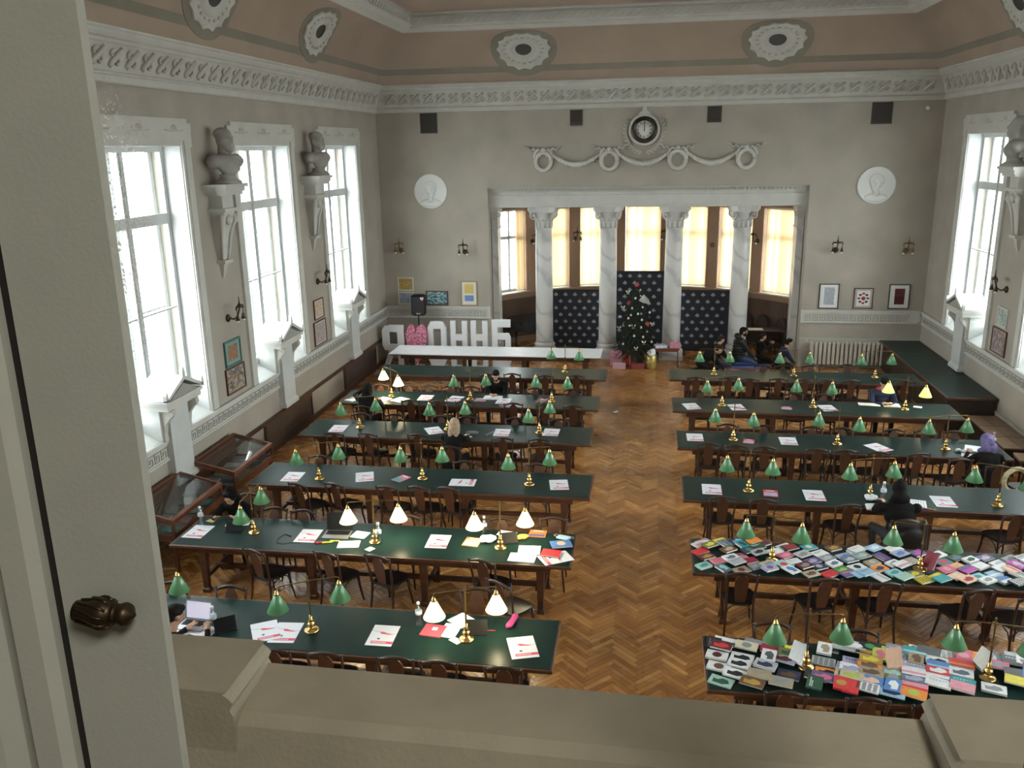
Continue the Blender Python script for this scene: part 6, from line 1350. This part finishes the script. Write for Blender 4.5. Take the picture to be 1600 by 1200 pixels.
def open_book(x, y, z, a, label, w_=.17, h_=.24):
    r_ = thing('open_book', (x, y, z), a, label, 'book', 'open books'); 
    for s in (-1, 1):
        L_ = [[(s*u*w_, v, zz) for v in (-h_/2, h_/2) for zz in ((0, hz) if v < 0 else (hz, 0))] for u, hz in ((0, .010), (.15, .024), (.5, .022), (1, .010))]
        MB().loft(L_).build('page_block', PAPER, r_)
    MB().box(-w_-.004, w_+.004, -h_/2-.004, h_/2+.004, -.003, 0).build('cover', bm('cream'), r_)
p = PZ(1374, 795, TZ); open_book(p.x, p.y+.02, TZ+.003, R(-6), 'open white book under the hooded reader\'s hand, fourth row', .18, .22)
p = PZ(770, 622, TZ); open_book(p.x, p.y, TZ+.003, R(0), 'open white book before the dark-haired man, second row', .20, .26); p = PZ(1393, 634, TZ); open_book(p.x, p.y, TZ+.003, R(-5), 'thick open book before the reader in navy, second row', .16, .22)
# earphones cable on the fifth row
pts = [PZ(*q, TZ+.003) for q in ((454,838),(446,834),(434,842),(432,848),(442,850),(452,848),(470,848))]; cb = thing('earphone_cable', (0, 0, 0), 0, 'thin black cable coiled on the fifth row table', 'cable'); MB().tube(pts, .003, 5).build('wire', KEYS, cb); MB().sphere(tuple(pts[0]), .008, 6, 5).build('earbud', KEYS, cb)

# ================================================================ people
SKIN = mat('skin', (.46, .27, .19), .55); SKIND = mat('tanned_skin', (.36, .20, .13), .55); EYE = mat('dark_eye', (.02, .015, .012), .3)
BLK = mat('black_cloth', (.0045, .0045, .005), .85, spec=.15, noise=.3, nscale=8); NVY = mat('navy_cloth', (.018, .024, .06), .85, spec=.2, noise=.25, nscale=8); JEAN = mat('blue_denim', (.035, .06, .13), .85, spec=.2, noise=.2, nscale=20); GRYC = mat('grey_cloth', (.05, .05, .055), .85, spec=.2)
SHOE = mat('dark_shoe', (.015, .013, .012), .6); HAIRB = mat('black_hair', (.005, .004, .0035), .75, spec=.15); HAIRBR = mat('brown_hair', (.022, .012, .007), .75, spec=.2); HAIRF = mat('fair_hair', (.34, .235, .15), .6, noise=.3, nscale=25); LIP = mat('lip', (.34, .13, .11), .6)
PUFF = mat('black_puffer_nylon', (.007, .007, .008), .45, noise=.2, nscale=10); VIOL = mat('violet_headscarf', (.15, .12, .27), .85, noise=.35, nscale=16); REDC = mat('red_collar', (.40, .04, .06), .8)
V = Vector
def head_prims(H, yaw, tilt, beard=None):
    """face looks along +y of the head frame; returns primitives and frame"""
    F_ = tr(*H) @ rotz(yaw) @ rotx(tilt)
    def e(c, r, m, extra=None): return ('ell', tuple(F_ @ V(c)), r, m, F_.to_3x3().to_4x4() @ (extra or Matrix.Identity(4)))
    P = [e((0, -.012, .022), (.076, .096, .098), 0), e((0, .022, -.045), (.058, .066, .075), 0), e((0, .040, -.088), (.034, .036, .030), 0), e((0, .094, -.015), (.014, .022, .020), 0), e((0, .084, .012), (.010, .016, .028), 0), e((0, .078, .034), (.052, .016, .012), 0), e((0, .080, -.055), (.026, .014, .010), 6), e((-.078, -.005, -.010), (.012, .020, .030), 0), e((.078, -.005, -.010), (.012, .020, .030), 0), e((-.030, .082, .012), (.011, .009, .006), 5), e((.030, .082, .012), (.011, .009, .006), 5)]
    if beard: P += [e((0, .040, -.075), (.060, .058, .045), 3), e((-.055, .03, -.045), (.020, .040, .045), 3), e((.055, .03, -.045), (.020, .040, .045), 3)]
    return P, F_
def hand_prims(wrist, d, palm_n, side):
    """palm along d, normal palm_n; five unequal bent fingers, thumb from the side of the palm"""
    d = d.normalized(); n = (palm_n-d*palm_n.dot(d)).normalized(); x = d.cross(n)*side; w_ = V(wrist); P = [('cap', tuple(w_), tuple(w_+d*.06), .027, .034, 0), ('cap', tuple(w_+d*.05-x*.018), tuple(w_+d*.085-x*.018), .018, .016, 0), ('cap', tuple(w_+d*.05+x*.018), tuple(w_+d*.085+x*.018), .018, .016, 0)]
    for k, (o, l_) in enumerate(((-.036, .058), (-.013, .074), (.012, .070), (.035, .054))):
        a = w_+d*.085+x*o; b = a+d*l_*.55+x*o*.25+n*.006; c = b+d*l_*.40-n*.020; P += [('cap', tuple(a), tuple(b), .0100, .0092, 0), ('cap', tuple(b), tuple(c), .0092, .0078, 0)]
    a = w_+d*.025-x*.030; b = a+d*.030-x*.032; c = b+d*.034-x*.010; P += [('cap', tuple(a), tuple(b), .014, .011, 0), ('cap', tuple(b), tuple(c), .011, .009, 0)]
    return P
def arm_prims(S_, W, bend, m_, r_=.05, hand=True, hd=None, side=1, cuff=True, L1=.29, L2=.26):
    S_, W = V(S_), V(W); D = W-S_; L_ = min(D.length, L1+L2-.005); dn = D.normalized(); a = (L1*L1-L2*L2+L_*L_)/(2*L_); h = math.sqrt(max(L1*L1-a*a, 0)); b = V(bend); b = (b-dn*b.dot(dn)).normalized(); E_ = S_+dn*a+b*h; W = S_+dn*L_
    P = [('cap', tuple(S_), tuple(E_), r_*1.12, r_*.92, m_), ('cap', tuple(E_), tuple(W), r_*.90, r_*.66, m_)]
    if hand: P += hand_prims(tuple(W), V(hd) if hd else (W-E_), V((0, 0, 1)), side)
    return P, E_, W
def person(loc, rz, label, top=BLK, legs=BLK, hair='short', hairm=HAIRB, skin=SKIN, lean=.22, head_tilt=-.25, head_yaw=0., hands=((-.14, .42, .80), (.14, .42, .80)), beard=False, pose='sit', r_=.05, bulk=1., twist=0., knee=.16, extra=None, group='readers', hd=None, scale=1.):
    root = thing('person', loc, rz, label, 'person', group); root.scale = (scale,)*3; sz = {'sit': .54, 'kneel': .26, 'bow': .26}[pose]
    P0 = V((0, -.06, sz)); d = V((0, math.sin(lean), math.cos(lean))); Q = lambda t: P0+d*t
    N_ = Q(.50); H = N_+V((0, .055+.10*max(0, lean), .145)) if pose != 'bow' else N_+V((0, .15, .02))
    pr = [('ell', tuple(P0+V((0, 0, -.02))), (.165*bulk, .125, .10), 2), ('ell', tuple(Q(.14)), (.148*bulk, .112, .14), 1), ('ell', tuple(Q(.30)), (.172*bulk, .118, .16), 1), ('ell', tuple(Q(.40)), (.185*bulk, .112, .11), 1), ('cap', tuple(Q(.43)+V((-.12, 0, 0))), tuple(Q(.43)+V((.12, 0, 0))), .075, .075, 1), ('cap', tuple(Q(.44)), tuple(H+V((0, -.02, -.05))), .058, .052, 0)]
    hp_, F_ = head_prims(H, head_yaw, head_tilt, beard); pr += hp_
    for i, s in enumerate((-1, 1)):
        S_ = Q(.43)+V((s*.185*bulk, 0, -.005)); hh = hands[i]
        ap_, E_, W_ = arm_prims(S_, hh, (s*.6, -.35, -.6), 1, r_, True, hd, s); pr += ap_
        hipv = P0+V((s*.09, .02, -.03))
        if pose == 'sit':
            kn = V((s*knee, .38, .50)); an = V((s*knee*.95, .34, .11)); pr += [('cap', tuple(hipv), tuple(kn), .086, .062, 2), ('cap', tuple(kn), tuple(an), .060, .043, 2), ('cap', tuple(an+V((0, -.03, -.062))), tuple(an+V((0, .15, -.072))), .042, .035, 4)]
        else:
            kn = V((s*.14, .36, .075)); an = V((s*.12, -.14, .065)); pr += [('cap', tuple(hipv), tuple(kn), .095, .072, 2), ('cap', tuple(kn), tuple(an), .066, .048, 2), ('cap', tuple(an), tuple(an+V((0, -.12, -.02))), .042, .034, 4)]
    body = fuse('body', pr, .0125, [skin, top, legs, hairm, SHOE, EYE, LIP], 2); link('body', body, root)
    def he(c, r, extra=None): return ('ell', tuple(F_ @ V(c)), r, 0, F_.to_3x3().to_4x4())
    if hair == 'short': hm = [he((0, -.025, .050), (.084, .098, .086)), he((0, -.055, .0), (.076, .066, .085)), he((0, .035, .095), (.060, .050, .035))]; link('hair', fuse('hair', hm, .010, [hairm], 1), root)
    elif hair == 'long':
        hm = [he((0, -.020, .045), (.090, .104, .092)), he((0, -.065, -.02), (.092, .070, .12))]+[he((sx*.05, -.085, -.14-.10*k), (.055-.006*k, .040, .10)) for sx in (-1, 1) for k in range(3)]+[he((sx*.082, -.01, -.06), (.026, .05, .12)) for sx in (-1, 1)]; link('hair', fuse('hair', hm, .012, [hairm], 2), root)
    elif hair == 'hood':
        hm = [he((0, -.034, .030), (.104, .108, .112)), he((0, -.060, -.05), (.100, .088, .085)), he((0, -.070, -.11), (.135, .095, .085)), he((0, .0, -.15), (.15, .11, .06)), he((0, .03, .100), (.075, .05, .03)), he((0, -.06, .12), (.05, .06, .05))]; link('hood', fuse('hood', hm, .013, [top], 2), root)
    elif hair == 'scarf':
        hm = [he((0, -.022, .040), (.104, .116, .110)), he((0, -.035, -.06), (.105, .095, .12)), he((0, .0, -.15), (.16, .13, .07)), he((.07, -.10, -.12), (.07, .06, .10)), he((-.05, -.11, -.10), (.06, .05, .09)), he((0, -.13, -.02), (.07, .06, .07))]; link('headscarf', fuse('headscarf', hm, .012, [VIOL], 2), root)
    elif hair == 'cap':
        hm = [he((0, -.018, .060), (.090, .105, .078)), he((0, -.055, .01), (.080, .066, .085))]; link('knit_cap', fuse('knit_cap', hm, .010, [BLK], 2), root)
    if extra: extra(root, Q, F_, H)
    return root
def chair_at(s, k, side, px):
    best = None
    for x, y, a, ob in CHPOS[(s, k, side)]:
        q = V((x, y, .9))-CAMP; u = 800+FPX*q.dot(rt)/q.dot(fw)
        if best is None or abs(u-px) < best[0]: best = (abs(u-px), x, y, a, ob)
    return best[1:]
def seat(s, k, side, px, label, edge_in=.16, dx=.15, dy=0., gap=.32, headpx=None, **kw):
    x, y, a, ob = chair_at(s, k, side, px); yn = TAB[(s, k)][1]; sg = 1 if side == 'N' else -1
    a = 0 if side == 'N' else PI; y = yn-gap if side == 'N' else yn+TD+gap       # an occupied chair is drawn back from the table
    if headpx: x = PY(*headpx, y+sg*.17).x
    ob.location = (x, y-sg*.03, 0); ob.rotation_euler = (0, 0, a)
    e = (yn-y) if side == 'N' else (y-(yn+TD))       # table edge in the sitter's own frame
    e = max(min(e, .42), .02); hz = TZ+.035
    base = Matrix.Rotation(a, 4, 'Z'); off = base @ V((0, dy, 0))
    hands = kw.pop('hands', None) or ((-dx, e+edge_in-dy, hz), (dx, e+edge_in-dy, hz))
    return person((x+off.x, y+off.y, 0), a, label, hands=hands, **kw)
def zipper(root, Q, F_, H): MB().box(-.006, .006, 0, .004, 0, .10, M=tr(-.05, Q(.33).y+.118, Q(.33).z-.06)).build('white_zip', PAPER, root)
# the hooded reader's chair stands at the window end of the fifth row
hx = PY(366, 783, 11.22); put_chair(hx.x, TAB[('L', 2)][1]+TD+.28, PI, 'dark bentwood chair under the hooded reader near the display cases', 'bentwood reading chairs')
person((hx.x, TAB[('L', 2)][1]+TD+.28, 0), PI, 'person in black hooded jacket bending over a tablet near the display cases', hair='hood', skin=SKIND, head_tilt=-.5, lean=.58, hands=((-.16, .44, .815), (.20, .46, .815)), extra=zipper, group=None)
x1 = PY(262, 968, 7.72); put_chair(x1.x, TAB[('L', 1)][1]-.30, 0, 'dark bentwood chair under the reader at the lit laptop', 'bentwood reading chairs')
person((x1.x, TAB[('L', 1)][1]-.28, 0), R(-6), 'dark-haired person in black typing at the lit laptop', hair='short', skin=SKIND, head_tilt=-.45, head_yaw=R(-28), lean=.52, hands=((-.05, .50, .815), (.22, .52, .815)), group=None)
def coat(root, Q, F_, H):
    link('coat', fuse('coat', [('ell', (0, -.10, .52), (.24, .17, .16), 0), ('ell', (.15, -.12, .36), (.13, .11, .22), 0), ('ell', (.27, -.10, .20), (.10, .09, .18), 0), ('ell', (-.12, -.14, .34), (.12, .10, .22), 0), ('cap', (.22, -.08, .40), (.36, .02, .07), .09, .05, 0)], .02, [BLK], 2), root)
seat('L', 4, 'N', 712, headpx=(711, 675), gap=.40, label='fair-haired woman in a long black coat writing, seen from behind', hair='long', hairm=HAIRF, head_tilt=-.30, lean=.26, extra=coat, bulk=1.05, group=None)
seat('L', 5, 'N', 571, headpx=(574, 602), gap=.32, label='dark-haired person in black resting chin on hand by the lit lamp', hair='long', hairm=HAIRB, head_tilt=-.2, lean=.30, hands=((-.12, .28, 1.10), (.18, .44, .815)), group=None)
seat('L', 5, 'F', 790, headpx=(775, 592), gap=.28, label='bearded dark-haired man in black reading an open white book', hair='short', beard=True, skin=SKIN, head_tilt=-.55, lean=.30, legs=JEAN, dx=.07, edge_in=.22, bulk=1.08, group=None)
def collar(root, Q, F_, H): link('red_collar', fuse('red_collar', [('ell', tuple(Q(.47)+V((.06, -.02, .03))), (.075, .07, .045), 0)], .012, [REDC], 1), root)
seat('R', 5, 'F', 1386, headpx=(1382, 603), gap=.28, label='person in navy jacket and black cap holding a thick open book', hair='cap', top=NVY, legs=BLK, head_tilt=-.5, lean=.30, dx=.09, edge_in=.20, bulk=1.12, extra=collar, group=None)
seat('R', 4, 'N', 1566, headpx=(1546, 704), gap=.38, label='woman in violet patterned headscarf and black dress bent over papers', hair='scarf', head_tilt=-.5, lean=.58, dx=.2, bulk=1.02, group=None)
def jacket(root, Q, F_, H): link('jacket_on_chair', fuse('jacket_on_chair', [('ell', (.04, -.27, .80), (.23, .06, .12), 0), ('ell', (.10, -.29, .62), (.20, .07, .20), 0), ('cap', (.24, -.26, .84), (.27, -.24, .34), .07, .06, 0), ('cap', (-.17, -.28, .80), (-.15, -.27, .50), .06, .05, 0)], .016, [PUFF], 2), root)
seat('R', 3, 'N', 1404, headpx=(1404, 775), gap=.38, label='person in black hood reading an open book with jacket on chair', hair='hood', top=BLK, legs=GRYC, head_tilt=-.4, lean=.30, knee=.26, bulk=1.28, r_=.064, extra=jacket, group=None)
# people kneeling on the rug behind the first row
def puffer(root, Q, F_, H):
    mb = MB()
    for k in range(6):
        c = Q(.02+.075*k); mb.tube([(.20*math.cos(t_*PI/8)*(1.02), c.y+.145*math.sin(t_*PI/8), c.z) for t_ in range(17)], .034, 6)
    mb.build('quilted_jacket', PUFF, root, kind='stuff')
    link('folded_hood', fuse('folded_hood', [('ell', tuple(Q(.50)+V((0, -.09, .04))), (.13, .09, .08), 0)], .014, [PUFF], 1), root)
person((2.62, 24.32, 0), R(-82), 'man in black puffer jacket kneeling on the blue prayer rug', top=PUFF, legs=JEAN, hair='short', skin=SKIND, beard=True, pose='kneel', lean=.10, head_tilt=-.15, hands=((-.14, .30, .30), (.14, .32, .26)), bulk=1.12, r_=.062, extra=puffer, group=None, scale=1.06)
person((1.98, 24.02, 0), R(-70), 'boy in black jacket kneeling with hands on his knees beside the backdrop', top=BLK, legs=GRYC, hair='short', hairm=HAIRBR, pose='kneel', lean=.16, head_tilt=-.35, hands=((-.12, .34, .24), (.12, .34, .24)), group=None, scale=.88)
person((1.52, 23.45, 0), R(-75), 'person in dark clothes bowing low beside the first-row lamp', top=BLK, legs=BLK, hair='short', hairm=HAIRBR, pose='bow', lean=.85, head_tilt=-.6, hands=((-.14, .56, .10), (.14, .56, .10)), group=None)
person((3.22, 24.60, 0), R(-75), 'person in dark clothes with raised hands kneeling behind the puffer jacket', top=BLK, legs=BLK, hair='short', skin=SKIND, pose='kneel', lean=.08, head_tilt=-.1, hands=((-.10, .30, .66), (.12, .32, .66)), group=None, scale=.85)
person((3.62, 24.0, 0), R(-80), 'person in navy jacket kneeling by the radiator end, leaning forward', top=NVY, legs=BLK, hair='short', hairm=HAIRB, pose='kneel', lean=.55, head_tilt=-.1, hands=((-.12, .52, .12), (.12, .54, .10)), group=None, scale=.88)
# straw wreath hung on a chair back
wx, wy, wa, wo = chair_at('R', 4, 'N', 1566); wx, wy = wo.location.x, wo.location.y
wr_ = thing('straw_wreath', (wx+.24, wy-.36, .70), R(14), 'pale straw wreath leaning beside the violet headscarf', 'wreath'); random.seed(4)
STRAW = mat('pale_straw', (.42, .36, .22), .8, noise=.3, nscale=20)
MB().tube([(.20*math.cos(2*PI*k/28), 0, .20*math.sin(2*PI*k/28)) for k in range(29)], .038, 8).build('straw_ring', STRAW, wr_); mb = MB()
for k in range(160):
    a = random.uniform(0, 2*PI); b = random.uniform(0, 2*PI); c = V((.20*math.cos(a), 0, .20*math.sin(a))); n = V((math.cos(a)*math.cos(b), math.sin(b), math.sin(a)*math.cos(b))); t_ = V((-math.sin(a), 0, math.cos(a))); mb.add([c+n*.03, c+n*.03+t_*.01, c+n*.055+t_*.04], [(0, 1, 2)])
mb.build('straw_tips', STRAW, wr_, kind='stuff')
put_chair(wx+.52, wy-.02, R(8), 'dark bentwood chair behind the straw wreath at the third row', 'bentwood reading chairs')
cp = PZ(962, 645, 0); cpt = thing('crumpled_paper', (cp.x, cp.y, 0), 0, 'small white crumpled paper on the aisle floor', 'paper')
link('folds', fuse('folds', [('ell', (0, 0, .02), (.05, .03, .02), 0), ('ell', (.03, .01, .03), (.03, .025, .02), 0), ('ell', (-.03, -.01, .018), (.03, .02, .016), 0)], .008, [PAPER], 1), cpt)
pt = link('plaster_patch', None, None, label='pale plaster repair patch at the dado corner above the counter', cat='plaster patch'); pt.matrix_world = ON_FAR @ tr(7.16, 1.42, .07)
MB().prism([(.17*math.cos(2*PI*k/14)*(1+.25*math.sin(5*k)), .15*math.sin(2*PI*k/14)*(1+.2*math.cos(3*k))) for k in range(14)], 0, .012).build('patch', WHITE, pt)
